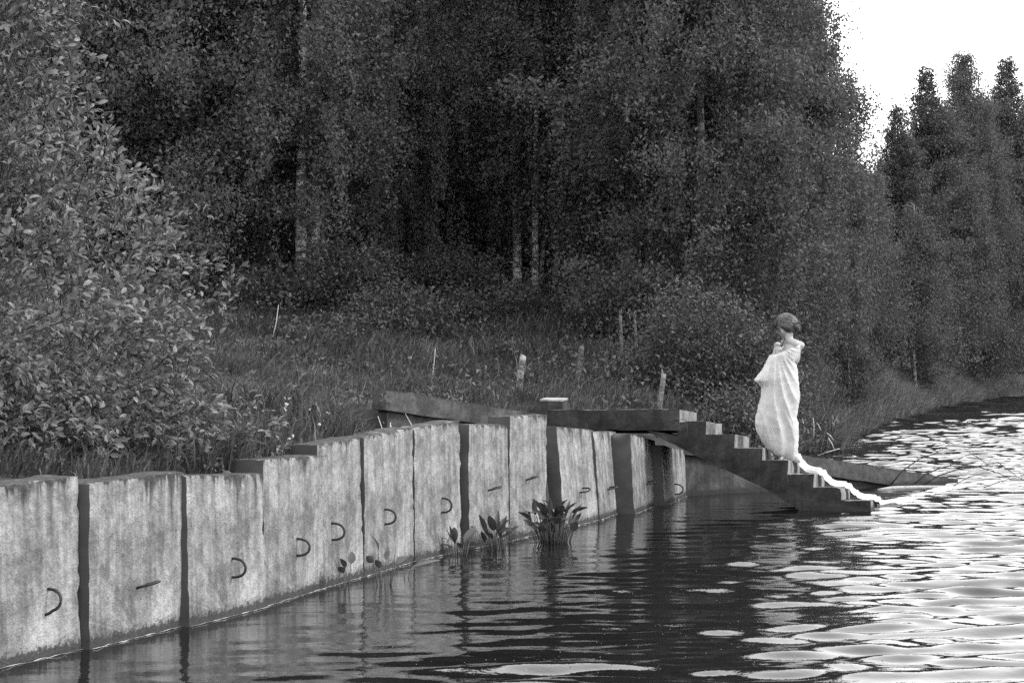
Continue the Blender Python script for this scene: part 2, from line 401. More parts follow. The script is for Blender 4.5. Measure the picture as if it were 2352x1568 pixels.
for i, (bl, br, tl, tr, lean, lp, lab) in enumerate(BLK):
    a, b = onwater(*bl), onwater(*br)
    d = (b - a); d.z = 0; dn = d.normalized(); nin = Vector((-dn.y, dn.x, 0))    # into the bank
    if nin.x > 0: nin = -nin
    za = H - (tl - HY) / F * (a.y + .02); zb = H - (tr - HY) / F * (b.y + .02); th = .22
    bot = -.55
    A0 = a + Vector((0, 0, bot)) - nin * lean * .5; B0 = b + Vector((0, 0, bot)) - nin * lean * .5
    A1 = a + Vector((0, 0, za)) + nin * lean * za; B1 = b + Vector((0, 0, zb)) + nin * lean * zb
    c8 = [A0, B0, B0 + nin * th, A0 + nin * th, A1, B1, B1 + nin * th, A1 + nin * th]
    org = (a + b) / 2
    o = hexa("concrete_block", c8, M['block'], None, .038, .006, 7.0, .016, origin=org, seed=i + 1, maxn=44, big=.006)
    o.data.materials.append(M['joint'])  # smooth left end faces, their shade painted in as a darker grey
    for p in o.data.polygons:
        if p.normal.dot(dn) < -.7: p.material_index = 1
    tag(o, lab, "concrete block", "concrete blocks of the bank wall")
    # iron lifting loop: a bent bar whose two ends go into the face
    n_out = -nin; px, py, roll, reach, lift = lp
    rd = Vector(((px - CX) / F, 1, -(py - HY) / F)); o0 = Vector((0, 0, H))
    fn = (B0 - A0).cross(A1 - A0).normalized()
    tt = (A0 - o0).dot(fn) / rd.dot(fn); root = o0 + rd * tt
    vert = (A1 - A0).normalized(); R = math.radians(roll)
    side = vert * math.cos(R) + dn * math.sin(R); mb = MB(); hw = .056
    outv = (n_out * reach + Vector((0, 0, lift)))
    pts = []
    for k in range(15):
        s = k / 14; ang = math.pi * s
        f = math.sin(ang) ** .62
        pts.append(root + side * (hw * math.cos(ang) * (1.0 if i % 2 else 1.05)) + outv * f - n_out * .02 * (1 - f))
    if i == 0: pts[-3:] = [p - side * .012 * q for q, p in enumerate(pts[-3:])]
    mb.tube([p - org for p in pts], .0085, 7)
    mb.build("lifting_loop", M['iron'], o)
    block_geo.append((a, b, dn, nin))

# thin pale tube painting the sky glint where water meets the blocks
mb = MB()
for i, (a, b, dn, nin) in enumerate(block_geo):
    if i > 12: continue
    L = (b - a).length; pts = []; rad = []
    for k in range(25):
        s = k / 24
        pts.append(a + (b - a) * s - nin * (.012 + .012 * mnoise.noise(Vector((i * 5, s * 9, 0)))) + Vector((0, 0, .004 + .006 * mnoise.noise(Vector((i * 3, s * 14, 2))))))
        rad.append(max(.0004, .0030 * (.35 + 1.7 * mnoise.noise(Vector((i * 7, s * 11, 5))))))
    mb.tube(pts, rad, 5)
tag(mb.build("meniscus_glint", M['meniscus']), "thin pale line painted for the sky glint along the foot of the block wall", "glint", kind="stuff")

# ------------------------------------------------------------------ sloping wing wall behind the blocks
wd = Vector((.843, .539, 0)).normalized(); wnrm = Vector((wd.y, -wd.x, 0))        # towards the camera
w0 = Vector((2.09, 23.9, 0))
def wing(t, z, out): p = w0 + wd * t + wnrm * out; p.z = z; return p
wroot = empty("wing_wall", wing(0, 0, 0)); tag(wroot, "long sloping concrete wing wall with capping beam running down into the lake", "wall")
def wz(t): return .70 - .1415 * t
ws = [(-4.15, 4.45)]
off = wroot.location
for (t0, t1) in ((-4.15, 0.3), (0.31, 4.45)):
    c8 = [wing(t0, wz(t0) - .22, .07), wing(t1, wz(t1) - .22, .07), wing(t1, wz(t1) - .22, -.25), wing(t0, wz(t0) - .22, -.25),
          wing(t0, wz(t0), .07), wing(t1, wz(t1), .07), wing(t1, wz(t1), -.25), wing(t0, wz(t0), -.25)]
    hexa("cap_beam", [p - off for p in c8], M['slab'], wroot, .09, .004, 5, .012, seed=3 + t0, maxn=60)
c8 = [wing(-4.1, -.8, 0), wing(3.4, -.8, 0), wing(3.4, -.8, -.2), wing(-4.1, -.8, -.2),
      wing(-4.1, wz(-4.1) - .205, 0), wing(3.4, wz(3.4) - .205, 0), wing(3.4, wz(3.4) - .205, -.2), wing(-4.1, wz(-4.1) - .205, -.2)]
hexa("wall_face", [p - off for p in c8], M['slab'], wroot, .1, .005, 5, .01, seed=9, maxn=60)

# ------------------------------------------------------------------ staircase (rolled a little away from the camera)
PHI = math.radians(14); eu = Vector((math.cos(PHI), -math.sin(PHI), 0)); ev = Vector((math.sin(PHI), math.cos(PHI), 0)); ROLL = math.tan(math.radians(3.0))
S0 = onwater(2000, 1176)
def prof(px, py):
    k = (px - CX) / F; u = (k * S0.y - S0.x) / (eu.x - k * eu.y); Y = S0.y + eu.y * u
    return u, H - (py - HY) / F * Y
def SP(u, z, v): p = S0 + eu * u + ev * v; p.z = z - ROLL * v; return p
SW = 1.2
sroot = empty("staircase", S0.copy()); tag(sroot, "broken concrete staircase with landing descending into the lake", "staircase")
def sbox(name, quad, v0=0.0, v1=SW, seed=0, res=.05, amp=.005, chip=.03, mat='stair'):
    """quad = bottom-left, bottom-right, top-right, top-left as (u, z)"""
    (a, b, c, d) = quad
    c8 = [SP(*a, v0), SP(*b, v0), SP(*b, v1), SP(*a, v1), SP(*d, v0), SP(*c, v0), SP(*c, v1), SP(*d, v1)]
    o = hexa(name, [p - S0 for p in c8], M[mat], sroot, res, amp, 6, chip, seed=seed, maxn=60, big=.006)
    if name in ("step", "landing"):          # sunlight painted into the risers and treads; the flank is dark with algae
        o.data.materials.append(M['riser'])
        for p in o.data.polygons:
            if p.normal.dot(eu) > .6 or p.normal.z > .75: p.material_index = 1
    return o
treads = [(1256, 1562, 939), (1562, 1623, 966), (1623, 1689, 997), (1689, 1751, 1027), (1751, 1811, 1056), (1811, 1870, 1087), (1870, 1933, 1118), (1933, 2000, 1149)]
def soffit(px):
    pts = [(1250, 990), (1484, 990), (1523, 1015), (1578, 1037), (1750, 1119), (1840, 1172), (2010, 1230)]
    for (x0, y0), (x1, y1) in zip(pts[:-1], pts[1:]):
        if x0 <= px <= x1: return y0 + (y1 - y0) * (px - x0) / (x1 - x0)
tread_uz = []
for i, (x0, x1, y) in enumerate(treads):
    if i == 0:
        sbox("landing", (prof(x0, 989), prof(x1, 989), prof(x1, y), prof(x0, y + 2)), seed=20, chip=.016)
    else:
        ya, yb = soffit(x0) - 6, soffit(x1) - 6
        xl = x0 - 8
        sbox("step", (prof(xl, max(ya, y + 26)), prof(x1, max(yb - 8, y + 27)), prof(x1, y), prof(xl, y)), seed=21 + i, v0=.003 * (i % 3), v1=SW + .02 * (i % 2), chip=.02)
    u0, zt = prof(x0, y); u1, _ = prof(x1, y); tread_uz.append((u0, u1, zt))
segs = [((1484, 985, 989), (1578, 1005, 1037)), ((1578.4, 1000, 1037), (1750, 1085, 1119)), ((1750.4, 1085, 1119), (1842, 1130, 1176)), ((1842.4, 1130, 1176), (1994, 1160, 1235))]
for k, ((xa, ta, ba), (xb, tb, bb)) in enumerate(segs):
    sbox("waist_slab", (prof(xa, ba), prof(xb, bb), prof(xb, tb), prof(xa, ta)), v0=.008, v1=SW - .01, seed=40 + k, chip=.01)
# dark upright under the landing and a hanging rusty wire
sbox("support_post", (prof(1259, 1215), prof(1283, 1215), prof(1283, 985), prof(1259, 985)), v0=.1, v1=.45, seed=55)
mb = MB(); wire = [SP(*prof(1545, 962), -.01), SP(*prof(1577, 964), -.022), SP(*prof(1579, 985), -.02), SP(*prof(1578, 1012), -.018)]
mb.tube([p - S0 for p in wire], .005, 5); mb.build("rusty_wire", M['slab'], sroot)

# sloped kerb piece behind the landing with a pale top
def kp(px, py, Y): return W(px, py, Y)
korg = W(1250, 945, 22.9); korg.z = .9
c8 = [kp(1193, 968, 22.9), kp(1292, 968, 22.9), kp(1292, 968, 22.9) + Vector((.15, 1.3, 0)), kp(1193, 968, 22.9) + Vector((.15, 1.3, 0)),
      kp(1240, 920, 22.9), kp(1292, 921, 22.9), kp(1292, 921, 22.9) + Vector((.1, 1.3, 0)), kp(1240, 920, 22.9) + Vector((.1, 1.3, 0))]
kroot = empty("kerb_stone", korg); tag(kroot, "dark concrete kerb with sloping side and pale flat top beside the landing", "kerb")
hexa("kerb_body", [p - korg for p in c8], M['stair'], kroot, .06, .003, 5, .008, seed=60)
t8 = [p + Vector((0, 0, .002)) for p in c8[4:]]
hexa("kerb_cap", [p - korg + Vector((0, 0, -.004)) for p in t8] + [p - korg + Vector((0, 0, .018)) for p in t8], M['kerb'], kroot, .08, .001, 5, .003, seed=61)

# ------------------------------------------------------------------ leaf geometry
def leaf_cloud(name, cen, size, nrm_bias=(0, 0, .6), aspect=.62, droop=None, seed=0, tri=True):
    """many small rhombic leaves at cen (n,3)"""
    r = np.random.default_rng(seed); n = len(cen)
    d = r.normal(size=(n, 3))
    if droop is not None: d = d * .8 + np.array(droop)
    d /= np.linalg.norm(d, axis=1)[:, None]
    nn = r.normal(size=(n, 3)) + np.array(nrm_bias); sd = np.cross(d, nn); sd /= np.linalg.norm(sd, axis=1)[:, None] + 1e-9
    s = (size * r.uniform(.55, 1.4, n))[:, None]
    if tri:
        V = np.stack([cen - d * s * .5 + sd * s * aspect * .5, cen + d * s * .55, cen - d * s * .35 - sd * s * aspect * .55], 1).reshape(-1, 3); idx = np.arange(n * 3).reshape(n, 3)
    else:
        a = cen - d * s * .5; b = cen + sd * s * aspect * .5 - d * s * .08; c = cen + d * s * .5; e = cen - sd * s * aspect * .5 - d * s * .08
        V = np.stack([a, b, c, e], 1).reshape(-1, 3); idx = np.arange(n * 4).reshape(n, 4)
    return np_mesh(name, V, idx, smooth=False)

def birch_crown(seed, Ht, rad, base=.5, nb=150, leaves=34000, size=.062, top_r=.12, trunk_gap=.25, lean=(0, 0), droop=1.0, low=.55, taper=1.5):
    """clumped, drooping foliage round a trunk of height Ht; returns leaf centres and branch lines"""
    r = np.random.default_rng(seed); cents = []; lines = []
    per = max(4, leaves // (nb * 6))
    for i in range(nb):
        t = (i + r.uniform(0, 1)) / nb; t = t ** .9
        h = base + (Ht - base) * t
        prof_r = rad * (low + (1 - low) * math.sin(min(1, t / .35) * math.pi / 2)) * (1 - max(0, (t - .3) / .7) ** taper * (1 - top_r))
        L = prof_r * r.uniform(.62, 1.12); az = r.uniform(0, 2 * math.pi); rise = r.uniform(.15, .55) * (1 + .7 * t)
        p0 = np.array([lean[0] * h, lean[1] * h, h]); dirv = np.array([math.cos(az), math.sin(az), 0])
        pts = []
        for k in range(7):
            s = k / 6; pts.append(p0 + dirv * L * s + np.array([0, 0, L * rise * s - droop * .42 * L * s * s + 0.0]))
        lines.append(pts)
        for q in range(6):
            s = r.uniform(.18, 1.02) ** .8
            k = min(5, int(s * 6)); fr = s * 6 - k; c = np.array(pts[k]) * (1 - fr) + np.array(pts[min(6, k + 1)]) * fr
            c = c + r.normal(size=3) * np.array([.18, .18, .12]) * (.5 + .5 * rad / 2.4) * min(1.0, .2 + .8 * prof_r)
            slim = min(1.0, .28 + .75 * prof_r); nl = max(3, int(per * r.uniform(.5, 1.5) * min(1, .15 + .8 * prof_r / (.5 * rad)) * (.6 if t > .8 else 1)))
            if r.uniform() < .55 * droop:      # hanging spray
                hl = r.uniform(.5, 1.5) * (.6 + .4 * rad / 2) * slim; ss = r.uniform(0, 1, nl)
                pt = c + np.column_stack([r.normal(size=nl) * .075, r.normal(size=nl) * .075, -ss * hl]) + np.outer(ss, r.normal(size=3) * .12)
            else:
                pt = c + r.normal(size=(nl, 3)) * np.array([.24, .24, .15]) * slim
            cents.append(pt)
    cc = np.concatenate(cents)
    rr = np.hypot(cc[:, 0] - lean[0] * cc[:, 2], cc[:, 1] - lean[1] * cc[:, 2])
    cc = cc[(rr > trunk_gap * r.uniform(.2, 1.0, len(cc))) & (cc[:, 2] > .15)]
    return cc, lines

def open_trunk(cc, z1, keep, rs):
    r = np.random.default_rng(rs); wob = .10 * np.sin(cc[:, 2] * 2.3 + rs)
    hit = (np.abs(cc[:, 0] + wob * .5 + .08) < .20) & (cc[:, 1] < .12) & (cc[:, 2] < z1)
    patchy = np.sin(cc[:, 2] * 3.1 + rs) * np.sin(cc[:, 2] * 1.3) > .35
    return cc[~hit | (patchy & (r.uniform(size=len(cc)) < .6)) | (r.uniform(size=len(cc)) < keep)]

def birch_proto(seed, Ht, rad, trunk_r=.09, nb=150, leaves=34000, size=.062, base=.5, bark='birch', leafmat='leaf', lean=(0, 0), stems=1, window=0, **kw):
    """returns (crown mesh, trunk mesh, branch mesh)"""
    cc, lines = birch_crown(seed, Ht, rad, base, nb, leaves, size, lean=lean, **kw)
    if window: cc = open_trunk(cc, window, .10, seed)
    crown = leaf_cloud("birch_crown", cc, size, droop=(0, 0, -.55), seed=seed + 1); crown.materials.append(M[leafmat])
    r = random.Random(seed); tb = MB()
    for s in range(stems):
        ox = .22 * s * (1 if s % 2 else -1); pts = []; rad_l = []
        for k in range(15):
            z = Ht * k / 14
            pts.append((lean[0] * z + ox * (1 + z * .06) + .05 * math.sin(k * .9 + seed) * (k / 14), lean[1] * z + .05 * math.cos(k * .7 + seed), z - (.15 if k == 0 else 0)))
            rad_l.append(max(.008, trunk_r * (1.18 if k == 0 else 1) * (1 - .93 * k / 14) * (1 if s == 0 else .75)))
        tb.tube(pts, rad_l, 9)
    tm = bpy.data.meshes.new("birch_trunk"); tm.from_pydata([tuple(v) for v in tb.v], [], tb.f); tm.polygons.foreach_set("use_smooth", [True] * len(tb.f)); tm.materials.append(M[bark])
    bb = MB()
    for ln in lines[::2]:
        bb.tube([tuple(p) for p in ln[::2]], [.016, .010, .006, .003], 4, cap=False)
    bmsh = bpy.data.meshes.new("birch_branches"); bmsh.from_pydata([tuple(v) for v in bb.v], [], bb.f); bmsh.materials.append(M['darkbark'])
    return crown, tm, bmsh

def plant_tree(proto, px, Y, label, name="birch_tree", rz=0.0, sc=(1, 1, 1), group="trees of the wood on the bank", z=None):
    x = (px - CX) / F * Y
    gz = hz1(x, Y) if z is None else z
    root = empty(name, (x, Y, gz - .05), rz); root.scale = sc
    obj("crown", proto[0], None, root); obj("trunk", proto[1], None, root); tag(obj("branches", proto[2], None, root), kind="stuff")
    return tag(root, label, "tree", group)

P_big = birch_proto(101, 10.2, 2.7, .10, 190, 240000, .062, base=.5, stems=1, low=.8, trunk_gap=0.0, bark='birch_dim')
P_mid = birch_proto(102, 9.6, 2.1, .10, 160, 150000, .060, base=1.5, stems=2, trunk_gap=.3)
P_white = birch_proto(109, 9.8, 2.0, .11, 160, 140000, .060, base=1.4, stems=2, trunk_gap=.3, window=9.0)
P_post = birch_proto(110, 9.4, 1.5, .085, 140, 95000, .058, base=1.8, stems=1, trunk_gap=.3, window=8.0)
P_slim = birch_proto(103, 9.4, 1.6, .08, 140, 105000, .058, base=1.6, stems=1, trunk_gap=.3)
P_young = birch_proto(104, 6.2, 1.15, .045, 100, 46000, .060, base=.35, stems=1, droop=.35, top_r=.08, trunk_gap=.3)
P_far = birch_proto(105, 12.5, 3.5, .12, 200, 150000, .095, base=.4, stems=1, droop=.3, top_r=.03, taper=.9, leafmat='leaf_far')
P_edge = birch_proto(108, 10.0, 2.9, .10, 180, 210000, .062, base=2.0, stems=1, low=.62, trunk_gap=0.0, bark='birch_dim', taper=1.0, top_r=.05)
P_back = birch_proto(106, 10.2, 2.6, .12, 140, 62000, .14, base=.2, stems=1, bark='darkbark', leafmat='leaf_dark', low=.9)
P_dark = birch_proto(107, 9.6, 2.0, .10, 140, 105000, .070, base=.3, stems=1, bark='darkbark', leafmat='leaf_dark', droop=.2, low=.8)

plant_tree(P_big, 1610, 33.0, "large drooping birch filling the middle right, behind the woman", rz=.4, sc=(1, 1, 1))
plant_tree(P_edge, 1735, 36.0, "broad birch at the right edge of the near wood, outlined against the sky", rz=2.3, sc=(.92, .92, .95))
plant_tree(P_dark, 1825, 43.0, "narrow dark tree behind the broad birch at the sky gap", rz=1.9, sc=(.72, .72, 1.02))
plant_tree(P_back, 1890, 62.0, "shaded low tree seen past the woman's bare shoulder", rz=.7, sc=(.9, .9, .55))
plant_tree(P_back, 1965, 76.0, "shaded low tree at the foot of the sky gap", rz=2.7, sc=(.9, .9, .78))
plant_tree(P_young, 1992, 60.0, "thin tree rising in the notch of the sky gap", rz=2.2, sc=(1.0, 1.0, 1.22))
plant_tree(P_mid, 1455, 35.5, "birch left of the large drooping one, its crown hanging over the slim dark stems", rz=1.1, sc=(1.1, 1.1, 1))
plant_tree(P_young, 1950, 49.0, "slender birch top poking out beside the sky gap", rz=.2, sc=(.65, .65, 1.2))
plant_tree(P_white, 693, 33.0, "double stemmed birch with bright white trunk left of centre", rz=0.0, sc=(1, 1, 1))
plant_tree(P_big, 860, 36.0, "leafy birch with the brightest foliage, right of the white double trunk", rz=5.2, sc=(.72, .72, .95))
plant_tree(P_dark, 455, 32.5, "dark stemmed tree just right of the windblown shrub top", rz=1.7)
plant_tree(P_slim, 330, 35.0, "slim birch behind the upper edge of the windblown shrub", rz=.9, sc=(1.2, 1.2, 1.1))
plant_tree(P_dark, 560, 38.0, "dark tree between the shrub and the white double trunk", rz=4.4, sc=(1.1, 1.1, 1.1))
plant_tree(P_post, 1188, 36.5, "slim birch trunk left of a close pair near the picture centre", rz=0.05)
plant_tree(P_post, 1230, 36.0, "slim birch with straight spotted trunk at the picture centre", rz=-.1, sc=(.8, .8, 1.05))
plant_tree(P_dark, 1085, 41.0, "dark tree in the gap right of the brightest foliage", rz=.3, sc=(1.15, 1.15, 1.05))
plant_tree(P_dark, 1350, 39.0, "dark tree filling the gap right of the picture centre", rz=3.3, sc=(1.1, 1.1, 1.1))
plant_tree(P_dark, 985, 40.5, "dark tree in the shadow behind the brightest foliage", rz=5.9, sc=(1.1, 1.1, 1.1))
plant_tree(P_young, 2103, 74.0, "young conical birch with thin pale trunk in front of the far trees", rz=1.0, sc=(1.3, 1.3, 1.2))
far = [(2062, 78, .86, 1.5, "far tree nearest the sky gap, shortest of the far row"), (2128, 90, 1.12, .3, "far tree with thin airy spire, second of the far row"),
       (2208, 104, 1.38, 2.6, "far tree with full rounded top, third of the far row"), (2310, 124, 1.56, 4.2, "far tree with pointed top near the right edge"),
       (2410, 136, 1.66, 5.0, "far tree cut by the right edge of the picture"),
       (2168, 97, 1.10, 3.3, "lower far tree between the airy spire and the full rounded top"), (2258, 114, 1.28, .9, "lower far tree right of the full rounded top"), (2358, 131, 1.52, 2.0, "far tree right of the pointed one, slightly lower")]
for i_, (x, Y, sc_, rz, lab) in enumerate(far): plant_tree((P_far, P_far, P_big, P_far, P_big, P_edge, P_far, P_big)[i_], x, Y, lab, rz=rz, sc=(sc_ * .95, sc_ * .95, sc_ * (1, 1, 1.2, 1, 1.15, 1.2, 1, 1.15)[i_]), group="far trees right of the sky gap")
for k, (x, Y) in enumerate([(1990, 82), (2085, 98), (2170, 112), (2255, 130), (2360, 146), (2470, 150)]):
    plant_tree(P_back, x, Y, "shaded tree in the second row of the far wood", rz=k * 1.3, sc=(1.3, 1.3, (.5, 1.1, 1.25, 1.42, 1.6, 1.65)[k]), group="second row of the far wood")
for k, x in enumerate(range(-140, 1800, 130)):
    plant_tree(P_back, x + 30 * math.sin(k * 2.1), 45.0 + 2.2 * math.sin(k * 1.7), "shaded tree deep in the wood behind the front birches", name="forest_tree", rz=k * 1.9, sc=(1.1, 1.1, 1.0), group="back row of the near wood")
for k, x in enumerate(range(-200, 1840, 170)):
    plant_tree(P_back, x + 30 * math.sin(k * 2.7), 53.0 + 2.5 * math.sin(k * 1.3), "shaded tree in the deepest row of the wood", name="forest_tree", rz=k * 2.3, sc=(1.25, 1.25, 1.12), group="deepest row of the near wood")
for k, (x, Y) in enumerate([(-120, 34), (60, 37), (190, 33)]):
    plant_tree(P_slim if k % 2 else P_mid, x, Y, ["birch mostly hidden behind the left half of the shrub", "birch hidden behind the middle of the shrub", "birch showing above the shrub near the top left corner"][k], rz=k * 2.2, sc=(1.1, 1.1, 1.1))
print("trees done")

# thin bare stems and stumps at the wood's edge
def stem(name, pb, pt, Y, r0, r1, mat, label, cat, group=None, wob=.02):
    b = W(*pb, Y); t = W(*pt, Y + random.uniform(-.1, .1)); gz = hz1(b.x, b.y); b.z = min(b.z, gz) - .1; mb = MB(); pts = []; rr = []
    for k in range(11):
        s = k / 10; p = b.lerp(t, s) + Vector((wob * math.sin(s * 5 + pb[0]), 0, 0)) * (t - b).length * .3
        pts.append(p); rr.append(r0 + (r1 - r0) * s)
    mb.tube(pts, rr, 9)
    rim = len(mb.v) - 9
    for k in range(9): mb.v[rim + k] = mb.v[rim + k] + Vector((0, 0, random.uniform(-.03, .09)))
    o = mb.build(name, M[mat], None, origin=b); return tag(o, label, cat, group)
def ydep(px, py):          # walk along the ray until it meets the ground
    Y = 12.0
    while Y < 80:
        p = W(px, py, Y)
        if p.z < hz1(p.x, p.y): return Y
        Y += .15
    return 40
stem("birch_stump", (1189, 892), (1201, 821), 27.0,   .050, .044, 'birch_dim', "broken birch stump, left one of two above the wing wall", "stump")
stem("birch_stump", (1325, 874), (1336, 803), 29.0, .045, .04, 'birch_grey', "broken birch stump, right one of two above the landing", "stump")
stem("birch_stump", (1511, 925), (1524, 858), 26.5, .042, .034, 'birch_grey', "leaning split birch stump in the grass left of the woman", "stump")
stem("birch_sapling", (1434, 884), (1425, 715), 29.5, .034, .02, 'birch_grey', "slender pale birch stem standing at the edge of the dark wood", "sapling")
stem("birch_sapling", (1464, 866), (1459, 725), 31.0, .028, .02, 'birch_grey', "slender grey birch stem right of the paler one", "sapling")
for k, (b, t) in enumerate([((1262, 735), (1290, 480)), ((1285, 738), (1318, 500)), ((1240, 730), (1252, 470))]):
    stem("birch_sapling", b, t, 36.0 + .3 * k, .05, .03, 'birch_dim', ["leaning birch stem in the middle of the fanned stems", "rightmost and most tilted of the fanned birch stems", "leftmost steep birch stem of the fanned stems"][k], "sapling", "fan of leaning stems")

# ------------------------------------------------------------------ undergrowth shrubs
def shrub(px, Y, hgt, rad, label, seed, leaves=9000, size=.052, mat='under', z0=None, name="bush"):
    x = (px - CX) / F * Y; gz = hz1(x, Y) if z0 is None else z0; r = np.random.default_rng(seed)
    root = empty(name, (x, Y, gz - .03)); cl = []
    for _ in range(max(10, leaves // 90)):
        v = r.normal(size=3); v /= np.linalg.norm(v); rr = r.uniform(.2, 1.25) ** .6
        c = np.array([v[0] * rad * rr, v[1] * rad * rr, hgt * .52 + v[2] * hgt * .5 * rr]); c[2] = max(.08, c[2])
        cl.append(c + r.normal(size=(int(90 * r.uniform(.5, 1.5)), 3)) * np.array([.16, .16, .12]) * (.6 + .4 * rad))
    cc = np.concatenate(cl); cc = cc[cc[:, 2] > .03]
    m = leaf_cloud("bush_foliage", cc, size, seed=seed); obj("foliage", m, M[mat], root)
    mb = MB(); rd = random.Random(seed)
    for k in range(7):
        a = rd.uniform(0, 6.28); mb.tube([(0, 0, 0), (.3 * rad * math.cos(a), .3 * rad * math.sin(a), hgt * .4), (.75 * rad * math.cos(a), .75 * rad * math.sin(a), hgt * .85)], [.016, .011, .004], 5)
    tag(mb.build("stems", M['darkbark'], root), kind="stuff")
    return tag(root, label, "bush", "bushes at the foot of the wood")
shrub(800, 32.5, 1.2, .8, "leafy bush at the foot of the white double trunk", 301)
shrub(905, 31.5, .7, .9, "low loose bush in the grass right of the white double trunk", 302, 5200)
shrub(610, 32.0, .8, .9, "low bush in the grass right of the windblown shrub", 303, 5200)
shrub(1130, 33.5, .6, .9, "low scrub in the grass below the centre birches", 305, 4200)
shrub(1030, 35.0, 1.1, .9, "bush in the dark gap left of the centre birches", 304)
shrub(1600, 29.0, 1.7, 1.0, "dense bush left of the woman at the wood's edge", 306, 15000)
shrub(1720, 29.5, 1.9, .9, "tall bush just behind the woman's left side", 307, 15000)
shrub(1680, 27.5, .9, .55, "small low bush in front of the dense ones, left of the woman's skirt", 309, 7000)
shrub(2080, 80.0, 2.2, 1.6, "bush at the foot of the young conical birch", 311, 12000, .07)
shrub(2225, 103.0, 3.2, 3.0, "dark bush behind the tall grass at the far right", 312, 14000, .09)
shrub(2340, 126.0, 3.4, 3.6, "dark bush near the right edge behind the reeds", 313, 14000, .09)

# ------------------------------------------------------------------ the big windblown shrub above the wall (left)
BX, BY = -3.7, 13.0
zz_ = np.array([.70, .85, 1.08, 1.42, 1.64, 1.92, 2.15, 2.32, 2.63, 2.94, 3.39, 3.9, 4.6, 5.1])
xm_ = np.array([-1.62, -1.58, -1.62, -1.84, -1.80, -1.70, -1.76, -2.06, -2.12, -2.42, -2.74, -2.84, -3.1, -3.5])
def bush_R(z): return np.interp(z, zz_, xm_) - BX
rb = np.random.default_rng(77)
broot = empty("willow_shrub", (BX, BY, hz1(BX, BY))); tag(broot, "large windblown shrub with pale broad leaves overhanging the wall at left", "shrub")
gz0 = broot.location.z
def bush_ok(p):
    wx = np.interp(p[:, 1], [q[1] for q in wall_pts[:17]], [q[0] for q in wall_pts[:17]])
    return (p[:, 2] > .95) | (p[:, 0] < wx - .1)
N_SH = 2700; cl = []; shoots = []
for _ in range(N_SH):
    z = rb.uniform(.80, 4.6) if rb.uniform() < .72 else rb.uniform(.8, 1.7); R = bush_R(z); a = rb.uniform(0, 2 * np.pi); rr = math.sqrt(rb.uniform(.25, 1.0)) * .97
    lobe = mnoise.noise(Vector((math.cos(a) * 2.2, math.sin(a) * 2.2, z * 2.4))); rr *= 1 + .22 * lobe
    if mnoise.noise(Vector((math.cos(a) * 3 * rr + 7, math.sin(a) * 3 * rr, z * 2.9))) < -.10: continue
    tip = np.array([BX + R * rr * math.cos(a), BY + min(R * .85, 1.65) * rr * math.sin(a), z])
    shoots.append(tip)
leaf_c = []; leaf_d = []
twigs = MB()
for tip in shoots:
    back = np.array([BX + .25 * (tip[0] - BX), BY + .25 * (tip[1] - BY), gz0 + .1]) - tip
    back /= np.linalg.norm(back); back = back + rb.normal(size=3) * .55; back /= np.linalg.norm(back); L = rb.uniform(.3, .55); wind = np.array([.55, -.05, .08])
    p0 = tip + back * L; nl = rb.integers(24, 36)
    twigs.tube([tuple(p0 - broot.location), tuple((p0 + tip) / 2 + np.array([0, 0, .03]) - broot.location), tuple(tip - broot.location)], [.005, .0035, .0015], 4, cap=False)
    for q in range(nl):
        s = rb.uniform(.02, 1.05); c = p0 * (1 - s) + tip * s
        d = -back * .35 + wind + rb.normal(size=3) * .68; d /= np.linalg.norm(d)
        leaf_c.append(c + d * .035 + rb.normal(size=3) * .02); leaf_d.append(d)
leaf_c = np.array(leaf_c); leaf_d = np.array(leaf_d); ok = bush_ok(leaf_c); leaf_c, leaf_d = leaf_c[ok], leaf_d[ok]
nL = len(leaf_c); nn = rb.normal(size=(nL, 3)) * .9 + np.array([.25, -.2, .75]); sd = np.cross(leaf_d, nn); sd /= np.linalg.norm(sd, axis=1)[:, None]
up = np.cross(sd, leaf_d); sz = .030 + .046 * rb.uniform(0, 1, nL) ** 1.3
def leaf_tmpl():  # folded, curved ovate leaf, length 1 along x
    xs = [0, .28, .68, 1.0]; ws = [.03, .20, .185, .0]; v = []; f = []
    for x, w in zip(xs, ws): zc = .10 * math.sin(x * 3.0) - .12 * x * x; v += [(x, w, zc + w * .35), (x, 0, zc), (x, -w, zc + w * .35)]
    for k in range(3):
        b = k * 3; f += [(b, b + 3, b + 4, b + 1), (b + 1, b + 4, b + 5, b + 2)]
    return np.array(v), np.array(f)
LV, LF = leaf_tmpl()
vis = (leaf_c[:, 0] / leaf_c[:, 1] > -.26) & (leaf_c[:, 2] < 3.9)
near = np.argsort(np.where(vis, leaf_c[:, 1], 99))[:300]; mask = np.ones(nL, bool); mask[near] = False
rest = np.nonzero(mask)[0]; cloc = np.array(broot.location)
VV = (leaf_c[rest, None, :] - cloc + sz[rest, None, None] * (LV[None, :, 0:1] * leaf_d[rest, None, :] + LV[None, :, 1:2] * sd[rest, None, :] + LV[None, :, 2:3] * up[rest, None, :])).reshape(-1, 3)
FF = (LF[None] + (np.arange(len(rest)) * len(LV))[:, None, None]).reshape(-1, 4)
tag(obj("foliage", np_mesh("shrub_foliage", VV, FF), M['bush'], broot), kind="stuff")
lm = np_mesh("shrub_leaf", LV, LF); lm.materials.append(M['bush'])
for i in near:
    o = bpy.data.objects.new("leaf", lm); C.objects.link(o); o.parent = broot
    s = sz[i]; m4 = Matrix.Identity(4)
    for r_ in range(3):
        m4[r_][0] = leaf_d[i][r_] * s; m4[r_][1] = sd[i][r_] * s; m4[r_][2] = up[i][r_] * s; m4[r_][3] = leaf_c[i][r_] - cloc[r_]
    o.matrix_local = m4
